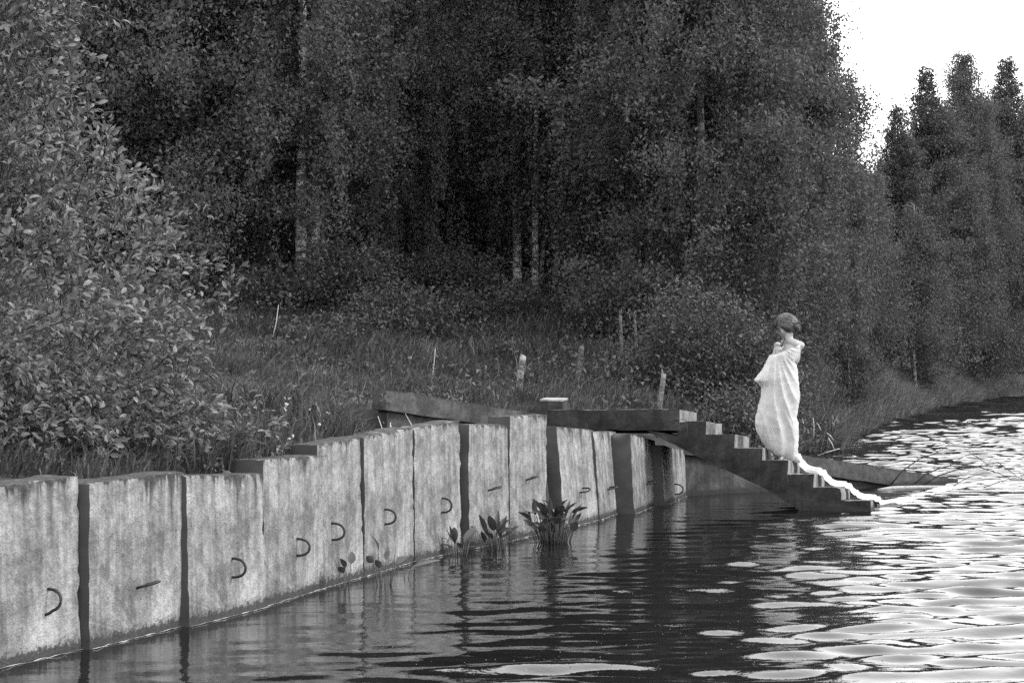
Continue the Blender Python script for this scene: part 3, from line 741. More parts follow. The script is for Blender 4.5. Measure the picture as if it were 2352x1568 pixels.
tag(twigs.build("twigs", M['darkbark'], broot), kind="stuff")
for k in range(16):
    a = k * 2.4; tip = shoots[(k * 33) % len(shoots)] - cloc; mb = MB()
    b0_ = np.array([.35 * math.cos(a), .3 * math.sin(a), -.1]); mid = b0_ * .4 + tip * .45 + np.array([0, 0, .25])
    mb.tube([tuple(b0_), tuple(b0_ * .7 + mid * .3), tuple(mid), tuple(mid * .4 + tip * .6), tuple(tip)], [.022, .019, .014, .009, .004], 6); mb.build("branch", M['darkbark'], broot)
print("shrub leaves", nL)

# ------------------------------------------------------------------ grass on the bank
rg = np.random.default_rng(21)
def scatter(n, x0, x1, y0, y1, dens=None):
    p = np.column_stack([rg.uniform(x0, x1, n), rg.uniform(y0, y1, n)]); p = p[inside(p)]
    dw = seg_dist(p, wall_pts); dn = seg_dist(p, nat_pts)
    p = p[(dw > .20) & (dn > .05)]
    return p
def wing_clear(p):
    q = p - np.array([w0.x, w0.y]); t = q @ np.array([wd.x, wd.y]); o = q @ np.array([wnrm.x, wnrm.y])
    on = (t > -4.3) & (t < 4.6) & (np.abs(o + .09) < .30)
    qs = p - np.array([S0.x, S0.y]); u = qs @ np.array([eu.x, eu.y]); v = qs @ np.array([ev.x, ev.y])
    st = (u > -3.8) & (u < .2) & (v > -.2) & (v < SW + .2)
    st |= np.hypot(p[:, 0] - .33, p[:, 1] - 23.2) < .75
    return ~(on | st)
def grass(name, pts, hmin, hmax, width, label, seed, lean=(.25, 0), mat='grass'):
    r = np.random.default_rng(seed); pts = pts[wing_clear(pts)]; n = len(pts); z = hz(pts)
    tuft = .55 + .6 * (np.sin(pts[:, 0] * 2.1 + 2 * np.sin(pts[:, 1] * 1.3)) * np.sin(pts[:, 1] * 1.7 + pts[:, 0]) * .5 + .5)
    q = pts - np.array([w0.x, w0.y]); tq_ = q @ np.array([wd.x, wd.y]); oq = q @ np.array([wnrm.x, wnrm.y])
    front = (pts[:, 0] / pts[:, 1] > -.072) & (tq_ < .6) & (oq > 0); near_wing = (tq_ > -4.6) & (tq_ < 1.5) & (oq <= 0) & (oq > -1.6)
    hgt = r.uniform(hmin, hmax, n) * tuft * np.where(front, .30, np.where(near_wing, .5, 1.0)); a = r.uniform(0, 2 * np.pi, n); wv = np.column_stack([np.cos(a), np.sin(a), 0 * a]) * (width * r.uniform(.6, 1.4, n))[:, None] * .5
    bend = r.normal(size=(n, 2)) * .55 + np.array(lean)
    p0 = np.column_stack([pts, z - .03]); p1 = p0 + np.column_stack([bend[:, 0] * hgt * .3, bend[:, 1] * hgt * .3, hgt * .6]); p2 = p0 + np.column_stack([bend[:, 0] * hgt * .95, bend[:, 1] * hgt * .95, hgt * np.maximum(.35, 1 - .3 * np.hypot(*bend.T))])
    V = np.stack([p0 - wv, p0 + wv, p1 - wv * .8, p1 + wv * .8, p2], 1).reshape(-1, 3); b = np.arange(n) * 5
    T = np.concatenate([np.column_stack([b, b + 1, b + 3]), np.column_stack([b, b + 3, b + 2]), np.column_stack([b + 2, b + 3, b + 4])])
    o = obj(name, np_mesh(name, V, T, smooth=False), M[mat]); return tag(o, label, "grass", kind="stuff")
grass("bank_grass", scatter(125000, -9, 5, 11, 27), .12, .42, .012, "long grass on the bank above the block wall", 1)
grass("wood_edge_grass", scatter(72000, -9, 6, 27, 40), .18, .48, .016, "dark grass at the foot of the wood", 2)
sp = scatter(420000, 3, 32, 24, 118); sp = sp[(sp[:, 0] / sp[:, 1] < .29) & (sp[:, 0] / sp[:, 1] > .08) & (seg_dist(sp, nat_pts) < 9)]
grass("shore_grass", sp, .55, 1.05, .026, "tall reedy grass along the natural shore behind the stairs", 3, (.35, -.1), 'reedgrass')

wc = []
for _ in range(230):
    x, y = rg.uniform(-8, 4.5), rg.uniform(15, 36)
    p = np.array([[x, y]])
    if not inside(p)[0] or not wing_clear(p)[0] or seg_dist(p, wall_pts)[0] < .5: continue
    q = p - np.array([w0.x, w0.y]); 
    if x / y > -.08 and float(q @ np.array([wd.x, wd.y])[:, None]) < 1.2 and float(q @ np.array([wnrm.x, wnrm.y])[:, None]) > -.8: continue
    h = rg.uniform(.12, .5) * (1.25 if y > 27 else .8); nl = int(rg.uniform(60, 200)); r_ = rg.uniform(.12, .45)
    wc.append(np.array([x, y, hz1(x, y)]) + np.column_stack([rg.normal(size=nl) * r_, rg.normal(size=nl) * r_, rg.uniform(.1, 1, nl) * h]))
tag(obj("weeds", leaf_cloud("weeds", np.concatenate(wc), .062, seed=99), M['under']), "low leafy weeds scattered through the grass of the bank", "weeds", kind="stuff")
fl = []
for _ in range(360):
    p = onwater(rg.uniform(900, 2050), rg.uniform(1170, 1566))
    if inside(np.array([[p.x, p.y]]))[0]: continue
    r_ = rg.uniform(.0018, .0042); a_ = rg.uniform(0, 6.28)
    fl.append([(p.x + r_ * math.cos(a_ + q), p.y + r_ * 2 * math.sin(a_ + q), .012) for q in (0, 2.1, 4.2)])
fl = np.array(fl); tag(obj("floating_fluff", np_mesh("floating_fluff", fl.reshape(-1, 3), np.arange(len(fl) * 3).reshape(-1, 3)), M['flower']), "tiny specks of seed fluff floating on the water", "fluff", kind="stuff")
print("grass done")

# ------------------------------------------------------------------ flowers and dry stalks
for k, (px, py) in enumerate([(672, 1024), (664, 1031), (733, 999)]):
    Y = ydep(px, py + 12); p = W(px, py, Y); g = hz1(p.x, p.y); o_ = empty("dandelion", (p.x, p.y, g)); h = max(.1, p.z - g)
    mb = MB().tube([(0, 0, -.03), (.01, 0, h * .5), (0, 0, h)], .003, 5); mb.build("stalk", M['stalk'], o_)
    bm = bmesh.new(); bmesh.ops.create_icosphere(bm, subdivisions=2, radius=.013)
    for v in bm.verts: v.co *= random.uniform(.75, 1.15); v.co.z += h
    me = bpy.data.meshes.new("seed_head"); bm.to_mesh(me); bm.free(); obj("seed_head", me, M['flower'], o_)
    tag(o_, ["dandelion clock above the low block, upper of two", "dandelion clock above the low block, lower of two", "single dandelion clock beside the fifth block's top"][k], "dandelion", "dandelion clocks behind the wall")
pm = bpy.data.meshes.new("petals"); pv = [(0, 0, 0)]; pf = []
for k in range(6):
    a = k * math.pi / 3; pv += [(.022 * math.cos(a - .35), .022 * math.sin(a - .35), .006), (.03 * math.cos(a), .03 * math.sin(a), .01), (.022 * math.cos(a + .35), .022 * math.sin(a + .35), .006)]; pf.append((0, 1 + 3 * k, 2 + 3 * k, 3 + 3 * k))
pm.from_pydata(pv, [], pf); pm.materials.append(M['flower'])
for k in range(22):
    px, py = (random.gauss(690, 16), random.gauss(965, 14)) if k < 14 else (random.uniform(640, 860), random.uniform(985, 1005))
    Y = ydep(px, py + 10); p = W(px, py, Y); o_ = empty("white_flower", (p.x, p.y, hz1(p.x, p.y))); h = random.uniform(.14, .24)
    q = obj("petals", pm, None, o_); q.location = (0, 0, h); q.rotation_euler = (random.uniform(.3, 1.0), random.uniform(-.4, .4), random.uniform(0, 6)); q.scale = (.55, .55, .55)
    MB().tube([(0, 0, -.03), (0, .005, h)], .002, 4).build("stalk", M['stalk'], o_)
    tag(o_, "tiny white flower in the grass behind the block wall", "flower", "tiny white flowers behind the wall")
ds = [((880, 1020), (868, 955)), ((893, 1010), (880, 967)), ((918, 1040), (897, 975)), ((955, 1010), (930, 948)), ((884, 1022), (897, 970)), ((622, 790), (640, 700)), ((985, 900), (1000, 800))]
for k, (b, t) in enumerate(ds):
    Y = ydep(*b); B = W(*b, Y); T = W(*t, Y); B.z = hz1(B.x, B.y) - .03
    o_ = MB().tube([B, B.lerp(T, .5) + Vector((.02, 0, .02)), T], [.006, .005, .003], 5).build("dry_stalk", M['drygrass'], None, origin=B)
    tag(o_, ["leftmost dry stalk of the pale bundle behind the wall", "short upright dry stalk of the pale bundle behind the wall", "dry stalk leaning left, right of the pale bundle", "tallest dry pale stalk left of the wing wall's end", "dry stalk leaning right in the pale bundle behind the wall",
             "tall thin stalk right of the windblown shrub", "thin stalk standing below the bushes near the centre"][k], "stalk", "dry stalks on the bank")

# ------------------------------------------------------------------ water plants at the wall foot
def blade(L, wd_, curl, cup=.25):
    xs = np.linspace(0, 1, 8); v = []; f = []
    for x in xs:
        w = wd_ * (math.sin(math.pi * min(1, x * .96 + .02)) ** .75) * (1.12 - .35 * x); zc = -curl * x * x * L
        v += [(x * L, w * .5, zc + cup * w * .4), (x * L, w * .25, zc + cup * w * .1), (x * L, 0, zc), (x * L, -w * .25, zc + cup * w * .1), (x * L, -w * .5, zc + cup * w * .4)]
    for k in range(7):
        for q in range(4): b = k * 5 + q; f.append((b, b + 5, b + 6, b + 1))
    return v, f
def water_plant(base_px, leaves, label, rnd=0, spread=.2, hmax=.3, seed=0, fine=0):
    """leaves: list of (dx px, dy px of the leaf base above the plant base, leaf length m, width m, tilt deg, yaw deg)"""
    B = onwater(*base_px); root = empty("water_plantain", B); rd = random.Random(seed); sc = B.y / F
    L = list(leaves)
    for _ in range(rnd):
        a = rd.uniform(0, 6.28); q = rd.uniform(.1, 1) * spread
        L.append((q * math.cos(a) / sc, -rd.uniform(.35, 1) * hmax / sc, rd.uniform(.09, .17), rd.uniform(.035, .08), rd.uniform(25, 85), math.degrees(a) + rd.uniform(-40, 40), q * math.sin(a)))
    for it in L:
        dx, dy, ln, wd_, tilt, yaw = it[:6]; yy = it[6] if len(it) > 6 else rd.uniform(-.04, .04)
        pt = Vector((dx * sc, yy, max(.02, -dy * sc))); f0 = Vector((dx * sc * .35, yy * .35, -.12))
        MB().tube([f0, f0.lerp(pt, .55) + Vector((0, 0, .015)), pt], [.0045, .004, .003], 5).build("stalk", M['stalk'], root)
        v, f = blade(ln, wd_, rd.uniform(.1, .5)); me = bpy.data.meshes.new("leaf"); me.from_pydata(v, [], f); me.polygons.foreach_set("use_smooth", [True] * len(f))
        o = obj("leaf", me, M['wplant'], root); o.location = pt; o.rotation_euler = (Matrix.Rotation(math.radians(yaw), 3, 'Z') @ Matrix.Rotation(-math.radians(tilt), 3, 'Y') @ Matrix.Rotation(math.radians(rd.uniform(-70, 70) if len(it) < 8 else it[7]), 3, 'X')).to_euler()
    if fine:
        mb = MB()
        for _ in range(fine):
            a = rd.uniform(0, 6.28); q = rd.uniform(0, 1) * spread; tp = Vector((q * math.cos(a) * 1.2, q * math.sin(a), rd.uniform(.4, 1) * hmax)); b_ = Vector((tp.x * .6, tp.y * .6, -.1))
            mb.tube([b_, b_.lerp(tp, .5) + Vector((0, 0, .02)), tp], [.0035, .003, .0015], 4)
        tag(mb.build("stalks", M['stalk'], root), kind="stuff")
    return tag(root, label, "water plant", "water plants at the foot of the wall")
water_plant((794, 1352), [(12, -58, .085, .06, 82, 20, .0, 90), (-2, -48, .07, .05, 75, 160, .03, 80), (-4, -38, .06, .055, 60, 200, -.03, 60), (-20, -25, .10, .018, 70, 150, 0, 20)], "small water plant with three round leaves below the fifth block", seed=1)
water_plant((880, 1342), [(-12, -78, .115, .085, 84, 100, 0, 92), (28, -72, .15, .068, 87, 80, 0, 88), (-22, -52, .07, .06, 40, 200, .0, 80), (30, -50, .08, .05, 35, 20, 0, 60), (6, -55, .10, .045, 80, 60, .05, 40), (-5, -40, .07, .05, 60, 190, -.03, 80)], "tall water plant with two upright paddle leaves below the sixth block", seed=2)
water_plant((922, 1326), [(22, -22, .22, .05, 24, 8, 0, 30), (8, -12, .1, .03, 30, 30, 0, 10)], "water plant with one long bent leaf lying towards the right", seed=3)
water_plant((1052, 1274), [(-6, -30, .14, .035, 115, 0, 0, 70), (-26, -38, .10, .025, 170, 0, 0, 20), (14, -28, .16, .07, 60, 0, 0, 75), (10, -14, .12, .03, 20, 10, 0, 10)], "water plant with curled leaves before the dark joint of the stepped block", rnd=8, spread=.10, hmax=.13, seed=4, fine=10)
water_plant((1138, 1262), [(2, -30, .12, .07, 85, 90, 0, 90), (-16, -36, .15, .035, 118, 0, 0, 75), (24, -34, .15, .03, 68, 0, 0, 75), (14, -26, .15, .05, 110, 0, 0, 60)], "medium clump of water plants below the tallest block", rnd=20, spread=.15, hmax=.17, seed=5, fine=45)
water_plant((1268, 1246), [(-14, -52, .14, .07, 95, 0, 0, 80), (30, -58, .16, .035, 80, 0, 0, 60)], "largest bushy clump of water plants left of the leaning block", rnd=60, spread=.21, hmax=.27, seed=6, fine=130)

# ------------------------------------------------------------------ drift: floating log, dead branch, reeds
lb, le = onwater(2016, 1124), onwater(2264, 1117); mb = MB(); pts = []; rr = []
for k in range(17):
    s = k / 16; pts.append(lb.lerp(le, s) + Vector((0, .02 * math.sin(s * 7), .004 + .008 * math.sin(s * 4)))); rr.append(.032 * (1 - .5 * s) * (.25 + .75 * min(1, s * 8, (1 - s) * 10)))
mb.tube(pts, rr, 9); tag(mb.build("floating_log", M['log'], None, origin=lb), "pale floating log lying in the water beyond the stair foot", "log")
droot = empty("dead_branch", onwater(2110, 1128)); tag(droot, "bare dead branch arching out of the water beyond the stairs", "branch"); do = Vector(droot.location)
def D5(zx, zy, Y): return W((2000 + zx * .319) * .91875, (800 + zy * .319) * .91875, Y) - do
arcs = [[(710, 1290), (800, 1180), (930, 1090), (1060, 1040), (1440, 1022)], [(860, 1310), (980, 1210), (1080, 1165), (1170, 1140), (1400, 1150), (1560, 1200), (1650, 1245)],
        [(950, 1300), (1080, 1220), (1230, 1170), (1400, 1150), (1550, 1112)], [(1550, 1112), (1640, 1180), (1740, 1250)], [(1200, 1300), (1300, 1240), (1420, 1200), (1560, 1190)], [(430, 1300), (520, 1210), (560, 1170)],
        [(1440, 1310), (1580, 1260), (1756, 1215)], [(1170, 1140), (1260, 1080), (1340, 1045)], [(1340, 1045), (1400, 1080), (1470, 1130)], [(1060, 1040), (1120, 1010), (1180, 960)]]
for k, a in enumerate(arcs):
    Y = 25.3 + .15 * (k % 3); n_ = len(a); mb = MB(); mb.tube([D5(x, y, Y) for x, y in a], [.011 * (1 - .75 * i / n_) * (1 if k < 3 else .55) for i in range(n_)], 6)
    rd = random.Random(k)
    for q in range(4):
        i = rd.randrange(1, n_); p = D5(*a[i], Y) if i < n_ else D5(*a[-1], Y)
        mb.tube([p, p + Vector((rd.uniform(-.15, .25), rd.uniform(-.1, .1), rd.uniform(-.05, .12)))], [.003, .0012], 4)
    mb.build("bough" if k < 3 else "twig", M['wood'], droot)
rroot = empty("reed_clump", W(1890, 1045, 35.0)); rroot.location.z = hz1(rroot.location.x, 35.0); tag(rroot, "few bent dry reed stalks at the shore right of the woman", "reeds")
for (a, b) in [((1040, 760), (1080, 540)), ((1080, 560), (1160, 720)), ((1060, 500), (1145, 590)), ((920, 600), (955, 650)), ((990, 470), (920, 350)), ((1120, 480), (1130, 270)), ((900, 560), (895, 300)), ((780, 500), (765, 330)), ((1060, 660), (1090, 690)), ((930, 785), (1220, 690))]:
    f_ = lambda q: W((1850 + q[0] * .204) * .91875, (980 + q[1] * .204) * .91875, 34.6) - rroot.location
    MB().tube([f_(a), (f_(a) + f_(b)) / 2 + Vector((.01, 0, .01)), f_(b)], [.011, .010, .006], 5).build("reed", M['drygrass'] if random.random() < .6 else M['stalk'], rroot)

# ------------------------------------------------------------------ the woman
tu0, tu1, tz5 = tread_uz[4]
YW = 21.72
def WP(zx, zy, dy=0.0): return W(1672 + .328 * zx, 680 + .328 * zy, YW + dy)
foot = WP(380, 1145); zt5 = tz5 - ROLL * ((YW - S0.y) / ev.y * .8)
proot = empty("person", (foot.x, YW, zt5)); PO = Vector(proot.location)
tag(proot, "woman wrapped in a long white cloth standing on the stairs, head bowed left", "person")
def px_(dx, dy, yo=0.0): return W(dx, dy, YW + yo) - PO      # local position from sheet coordinates
bm = bmesh.new()
def ell(c, r, rot=None, sub=3):
    mt = Matrix.Translation(c) @ (rot.to_4x4() if rot else Matrix.Identity(4)) @ Matrix.Diagonal((*r, 1))
    bmesh.ops.create_icosphere(bm, subdivisions=sub, radius=1.0, matrix=mt)
def cap(p, q, r0, r1, n=9):
    p, q = Vector(p), Vector(q)
    for k in range(n): s = k / (n - 1); r = r0 + (r1 - r0) * s; ell(p.lerp(q, s), (r, r, r), sub=2)
head = px_(1803, 749, .02)
fwd = Vector((-.90, .12, -.42)).normalized(); side_ = Vector((0, 0, 1)).cross(fwd).normalized(); upv = fwd.cross(side_).normalized()
RH = Matrix((fwd, side_, upv)).transposed()
def hp(f, s, u): return head + fwd * f + side_ * s + upv * u
ell(hp(-.012, 0, .022), (.097, .075, .090), RH); ell(hp(.028, 0, -.035), (.066, .058, .080), RH); ell(hp(.062, 0, -.088), (.026, .026, .022), RH)
ell(hp(.098, 0, -.028), (.020, .011, .014), RH, 2); cap(hp(.088, 0, .005), hp(.108, 0, -.030), .008, .011, 5)
ell(hp(.086, 0, -.062), (.012, .022, .006), RH, 2); ell(hp(.083, 0, -.072), (.012, .019, .006), RH, 2); ell(hp(.080, 0, .018), (.016, .05, .011), RH, 2)
for s in (-1, 1):
    ell(hp(.074, s * .031, -.004), (.014, .014, .011), RH, 2); ell(hp(-.01, s * .076, -.018), (.018, .008, .03), RH, 2); ell(hp(.05, s * .042, -.04), (.03, .02, .03), RH, 2)
neck0 = px_(1811, 783, .0); cap(head + upv * -.05 - fwd * .03, neck0, .044, .050, 8)
tf = Vector((-.50, -.866, 0)); tl_ = Vector((.866, -.50, 0))           # chest faces camera-left; her left shoulder is nearest
def tp(dz, f, l): return Vector((neck0.x, neck0.y, neck0.z + dz)) + tf * f + tl_ * l
cap(tp(.0, 0, 0), tp(-.035, 0, .09), .048, .046); cap(tp(.0, 0, 0), tp(-.045, 0, -.09), .048, .046)
shl, shr = tp(-.05, -.02, .135), tp(-.06, -.02, -.135); cap(tp(-.03, -.01, .07), shl, .048, .044); cap(tp(-.04, -.01, -.07), shr, .048, .044)
RT = Matrix((tf, tl_, Vector((0, 0, 1)))).transposed()
ell(tp(-.16, .0, 0), (.085, .135, .14), RT); ell(tp(-.33, .0, 0) - Vector((.03, 0, 0)), (.075, .10, .16), RT); ell(tp(-.50, -.01, 0) - Vector((.07, 0, 0)), (.09, .12, .14), RT)
for s in (-1, 1): ell(tp(-.20, .05, s * .06), (.045, .055, .05), RT)
zleg = -neck0.z + .02
for s in (-1, 1):
    hip = tp(-.53, 0, s * .06) - Vector((.075, 0, 0)); kn = Vector((hip.x - .015, hip.y, .47)); an = Vector((hip.x + .0 + (.0 if s < 0 else -.02), hip.y + .04, .075))
    cap(hip, kn, .070, .050, 11); cap(kn, an, .048, .030, 11); cap(an, an + tf * .10 - Vector((0, 0, .052)), .030, .020, 6); ell(an - Vector((0, 0, .045)), (.032, .032, .03), None, 2)
hand = px_(1786, 799, -.115)
el = px_(1799, 848, -.10); cap(shl, el, .040, .034, 10); cap(el, hand - Vector((0, 0, .05)), .033, .025, 10)
er = px_(1768, 868, .02); cap(shr, er, .040, .034, 10); cap(er, hand + Vector((.02, .05, -.06)), .036, .026, 10)
ell(hand - Vector((0, 0, .02)), (.022, .034, .042), RT)
for k, (l, o2) in enumerate(((.062, -.026), (.072, -.009), (.068, .009), (.054, .026))):
    b_ = hand + tl_ * o2 + Vector((0, 0, .012)); m_ = b_ + Vector((0, 0, l * .5)) - tf * -.012; cap(b_, m_, .0095, .009, 4); cap(m_, m_ - tf * .03 + Vector((0, 0, l * .22)), .009, .0075, 4)
tb_ = hand + tl_ * .036 - Vector((0, 0, .02)); cap(tb_, tb_ + tl_ * .02 - tf * .025 + Vector((0, 0, .035)), .011, .009, 5)
me = bpy.data.meshes.new("body_raw"); bm.to_mesh(me); bm.free()
tmp = bpy.data.objects.new("tmp_body", me); C.objects.link(tmp)
rm = tmp.modifiers.new("r", 'REMESH'); rm.mode = 'VOXEL'; rm.voxel_size = .0085; sm = tmp.modifiers.new("s", 'SMOOTH'); sm.factor = .5; sm.iterations = 3
dg = bpy.context.evaluated_depsgraph_get(); bmesh_ = bpy.data.meshes.new_from_object(tmp.evaluated_get(dg)); bpy.data.objects.remove(tmp)
bmesh_.name = "body"; bmesh_.polygons.foreach_set("use_smooth", [True] * len(bmesh_.polygons)); bmesh_.materials.clear()
obj("body", bmesh_, M['skin'], proot)

# hair: a close cap swept back to a low knot, with loose strands blown across the face
hb = MB(); rh = random.Random(4)
bun = hp(-.098, .02, -.050)
HC = hp(-.018, 0, .010)
def scalp(th, ph): return HC + fwd * (.118 * math.sin(th) * math.cos(ph)) + side_ * (.098 * math.sin(th) * math.sin(ph)) + upv * (.114 * math.cos(th))
def lim(ph):
    a = abs(ph); return np.interp(a, [0, .5, .9, 1.25, 1.6, 2.0, 2.6, 3.2], [.95, .98, 1.15, 1.7, 2.1, 2.45, 2.55, 2.6])
for i in range(900):
    ph = rh.uniform(-math.pi, math.pi); th = lim(ph) * math.sqrt(rh.uniform(.002, 1.0))
    p = scalp(th, ph); q = bun + Vector((rh.gauss(0, .022), rh.gauss(0, .022), rh.gauss(0, .024))); pts = []
    wob = rh.uniform(-.03, .10)
    for k in range(8):
        s_ = k / 7; m = p.lerp(q, s_); d = m - HC
        e = Vector((d.dot(fwd) / .118, d.dot(side_) / .098, d.dot(upv) / .114)).length
        t_ = 1.0 + wob * math.sin(s_ * math.pi)
        pts.append(HC + d * (max(1.0, t_ / max(e, .25)) if s_ < .9 else 1.0))
    hb.tube(pts, [.0045, .006, .006, .006, .006, .005, .004, .003], 5, cap=False)
for i in range(130):
    a = rh.uniform(0, 6.28); b2 = rh.uniform(-1, 1); r_ = .062 * rh.uniform(.7, 1.05)
    c_ = [bun + fwd * (-.008 + .026 * b2) + side_ * (r_ * math.cos(a + t * 2.4) * (1 - .35 * b2 * b2)) + upv * (r_ * math.sin(a + t * 2.4) * (1 - .35 * b2 * b2)) for t in (0, .25, .5, .75, 1)]
    hb.tube(c_, .0055, 5)
def strand(z3pts, r=.0028, yo=-.03, jit=.006):
    pts = [W((1850 + x * .153) * .91875, (760 + y * .153) * .91875, YW + yo + rh.gauss(0, .02)) - PO + Vector((rh.gauss(0, jit), 0, rh.gauss(0, jit))) for x, y in z3pts]
    # smooth through midpoints
    sm_ = [pts[0]]
    for a, b in zip(pts[:-1], pts[1:]): sm_ += [a.lerp(b, .5), b]
    n_ = len(sm_); hb.tube(sm_, [r * (1 - .75 * i / n_) for i in range(n_)], 4, cap=False)
for _ in range(46): strand([(615, 250), (565, 350), (550, 450), (565, 540), (595, 640)], .0032, .0, .007)
for _ in range(14): strand([(640, 230), (570, 330), (545, 430), (560, 520), (590, 620), (650, 680)], .0034, .0, .008)
for _ in range(14): strand([(620, 250), (535, 350), (510, 470), (520, 560), (500, 620)], .0022, .0, .011)
for _ in range(22): strand([(590, 520), (620, 560), (640, 620), (660, 680), (680, 720)], .0036, -.06, .008)
for _ in range(8): strand([(720, 520), (735, 570), (700, 630), (680, 700)], .0028, -.08, .005)
for _ in range(3): strand([(720, 165), (620, 200), (560, 205), (505, 180)], .0018, 0, .006)
for _ in range(6): strand([(560, 520), (510, 545), (450, 515)], .0015, 0, .007)
for _ in range(8): strand([(640, 240), (540, 330), (480, 400), (470, 470)], .0014, 0, .012)
for _ in range(36):
    ph = rh.uniform(-3.1, 3.1); th = rh.uniform(.1, 1.9); p = scalp(th, ph); o_ = (p - HC).normalized()
    q1 = p + o_ * rh.uniform(.006, .02) + Vector((-.015, 0, .0)); q2 = q1 + Vector((rh.uniform(-.03, .02), rh.gauss(0, .02), rh.uniform(-.035, .01)))
    hb.tube([p, q1, q2], [.002, .0016, .0008], 4, cap=False)
hb.build("hair", M['hair'], proot)

# the cloth: a draped tube round her, running out into a train down the steps
LEV = [((296, 408), (512, 322), .165), ((284, 425), (515, 355), .18), ((265, 470), (496, 420), .185), ((245, 505), (477, 460), .19), ((215, 545), (486, 520), .20), ((185, 590), (495, 570), .205),
       ((212, 615), (494, 598), .205), ((234, 635), (497, 625), .205), ((233, 690), (505, 690), .21), ((215, 760), (498, 740), .215), ((198, 830), (488, 800), .215), ((190, 890), (482, 850), .21), ((200, 945), (492, 890), .20),
       ((235, 1010), (494, 960), .185), ((275, 1070), (490, 1040), .165), ((330, 1115), (488, 1095), .14), ((385, 1140), (500, 1128), .11), ((415, 1150), (515, 1155), .08)]
NA = 128; SUB = 5; rows = []
lv = np.array([[a[0], a[1], b[0], b[1], d] for a, b, d in LEV]); tq = np.linspace(0, len(LEV) - 1, (len(LEV) - 1) * SUB + 1)
lv = np.column_stack([np.interp(tq, range(len(LEV)), lv[:, k]) for k in range(5)])
for k in range(5):                                   # soften the corners a little
    w_ = lv[:, k].copy(); w_[1:-1] = .25 * lv[:-2, k] + .5 * lv[1:-1, k] + .25 * lv[2:, k]; lv[:, k] = w_
hx, hz_ = 330.0, 395.0                                # where her hand gathers the cloth
verts = []
for r_i, (lx, ly, rx, ry, dep) in enumerate(lv):
    f = r_i / (len(lv) - 1)
    for a_i in range(NA):
        th = 2 * math.pi * a_i / NA; cx_, sx_ = math.cos(th), math.sin(th)
        ex = abs(cx_) ** .85 * (1 if cx_ > 0 else -1); sy = abs(sx_) ** .6 * (1 if sx_ > 0 else -1)
        zx = (lx + rx) / 2 + (rx - lx) / 2 * ex; zy = (ly + ry) / 2 + (ry - ly) / 2 * ex + (16 * max(0, -sy) * (1 - f) ** 6)
        psi = math.atan2(zx - hx, max(20, zy - hz_ + 60)); dist = math.hypot(zx - hx, zy - hz_)
        A1 = .004 + .030 * min(1, dist / 420) * (1 - .5 * f)
        s1 = math.sin(psi * 17 + .8 * math.sin(dist / 120)); fold = A1 * (1 - 2 * abs(s1) ** .7) * .7
        A2 = .028 * max(0, f - .45) / .55
        s2 = math.sin((zx - 450) / 26 * (1 - .1 * f) + (1145 - zy) / 240 + 1.1 * math.sin(zy / 90)); fold += A2 * (1 - 2 * abs(s2) ** .7) * .8
        fold += .010 * mnoise.noise(Vector((zx / 34, zy / 55, sy * 2)))
        y = (dep + fold * min(1, abs(sy) * 1.6)) * sy
        lat = .012 * mnoise.noise(Vector((zy / 26, 3.0 * sy, 9))) * abs(ex)
        verts.append(WP(zx, zy, y + .05 * f) - PO + Vector((lat, 0, 0)))
faces = []
for r_i in range(len(lv) - 1):
    for a_i in range(NA):
        b2 = (a_i + 1) % NA; faces.append((r_i * NA + a_i, (r_i + 1) * NA + a_i, (r_i + 1) * NA + b2, r_i * NA + b2))
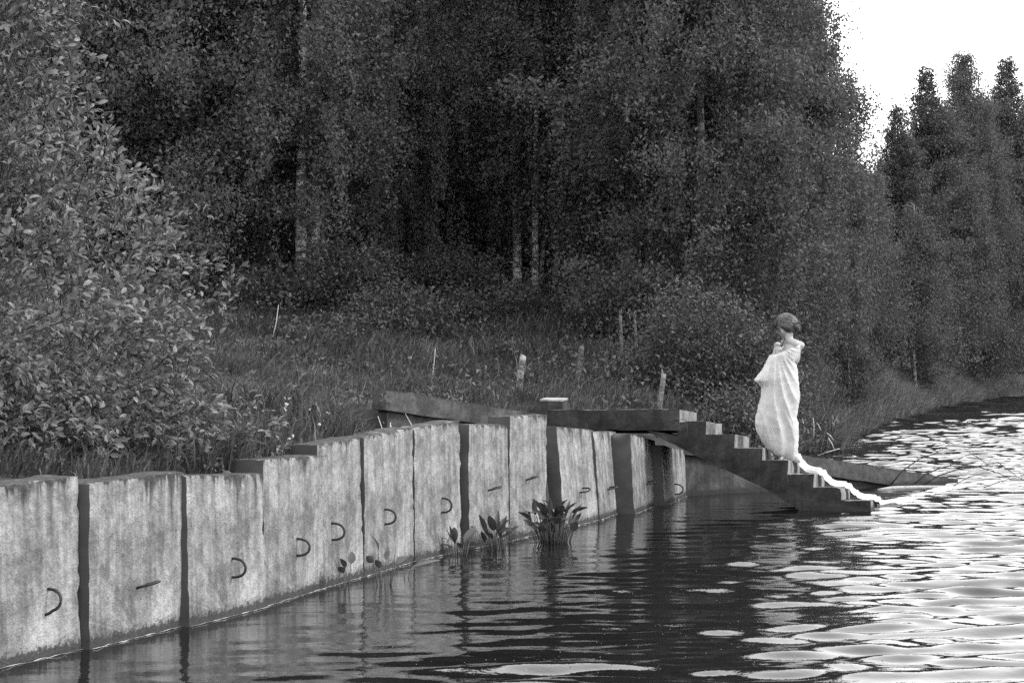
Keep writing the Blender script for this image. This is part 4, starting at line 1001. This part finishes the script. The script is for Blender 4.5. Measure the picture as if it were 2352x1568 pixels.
# train: heights follow the treads, slung from nosing to nosing, then it floats away on the water
def stair_z(u):
    for (a, b, z) in tread_uz:
        if a <= u < b: return z
    return tread_uz[0][2] if u < tread_uz[0][0] else -.2
path = []
uu = np.linspace(tread_uz[4][0] + .12, .06, 64)
zs_ = np.array([max(stair_z(u), stair_z(u - .055) - .02, stair_z(u - .11) - .09) for u in uu]); zk = np.convolve(np.pad(zs_, 4, mode='edge'), np.array([.5, .8, 1, 1.2, 1.3, 1.2, 1, .8, .5]) / 8.3, 'valid'); zk = np.maximum(zk, zs_ - .004)
for u, z in zip(uu, zk):
    s = (u - uu[0]) / (uu[-1] - uu[0]); v = .66 + .14 * s + .04 * math.sin(s * 9); path.append((SP(u, z, v), ev.copy(), .46 - .12 * s + .07 * math.sin(s * 17), .045 + .11 * math.exp(-s * 7)))
last = path[-1][0]
wp = [Vector((last.x + .02, last.y + .02, .05)), Vector((4.22, 22.35, -.008)), Vector((4.6, 23.3, -.014)), Vector((5.0, 24.2, -.014)), Vector((5.45, 25.1, .0)), Vector((5.95, 25.9, .0)), Vector((6.5, 26.8, .0)), Vector((7.0, 27.5, .012))]
for a, b in zip(wp[:-1], wp[1:]):
    for k in range(8):
        p = a.lerp(b, k / 8); d = (b - a).normalized(); path.append((p, Vector((-d.y, d.x, 0)) * (1 if k >= 0 else 1), .20 + .20 * mnoise.noise(p * 1.7), .012))
bi = len(verts); NV = 25
for i, (p, ax, wdt, hgt) in enumerate(path):
    for k in range(NV):
        s = k / (NV - 1) * 2 - 1; cr = abs(math.sin(s * 5.5 + .03 * i + 1.8 * mnoise.noise(Vector((i * .07, s * .8, 3))))) ** .7
        edge = 1 - abs(s) ** 6
        q = p + ax * (s * wdt * .5) + Vector((0, 0, .008 + hgt * edge * (.05 + 1.25 * cr)))
        verts.append(q - PO + Vector((0, 0, (-ROLL * s * wdt * .5) if hgt > .02 else 0)))
for i in range(len(path) - 1):
    for k in range(NV - 1): b = bi + i * NV + k; faces.append((b, b + NV, b + NV + 1, b + 1))
cm = bpy.data.meshes.new("cloth"); cm.from_pydata([tuple(v) for v in verts], [], faces); cm.polygons.foreach_set("use_smooth", [True] * len(faces)); cm.update()
obj("cloth", cm, M['cloth'], proot)
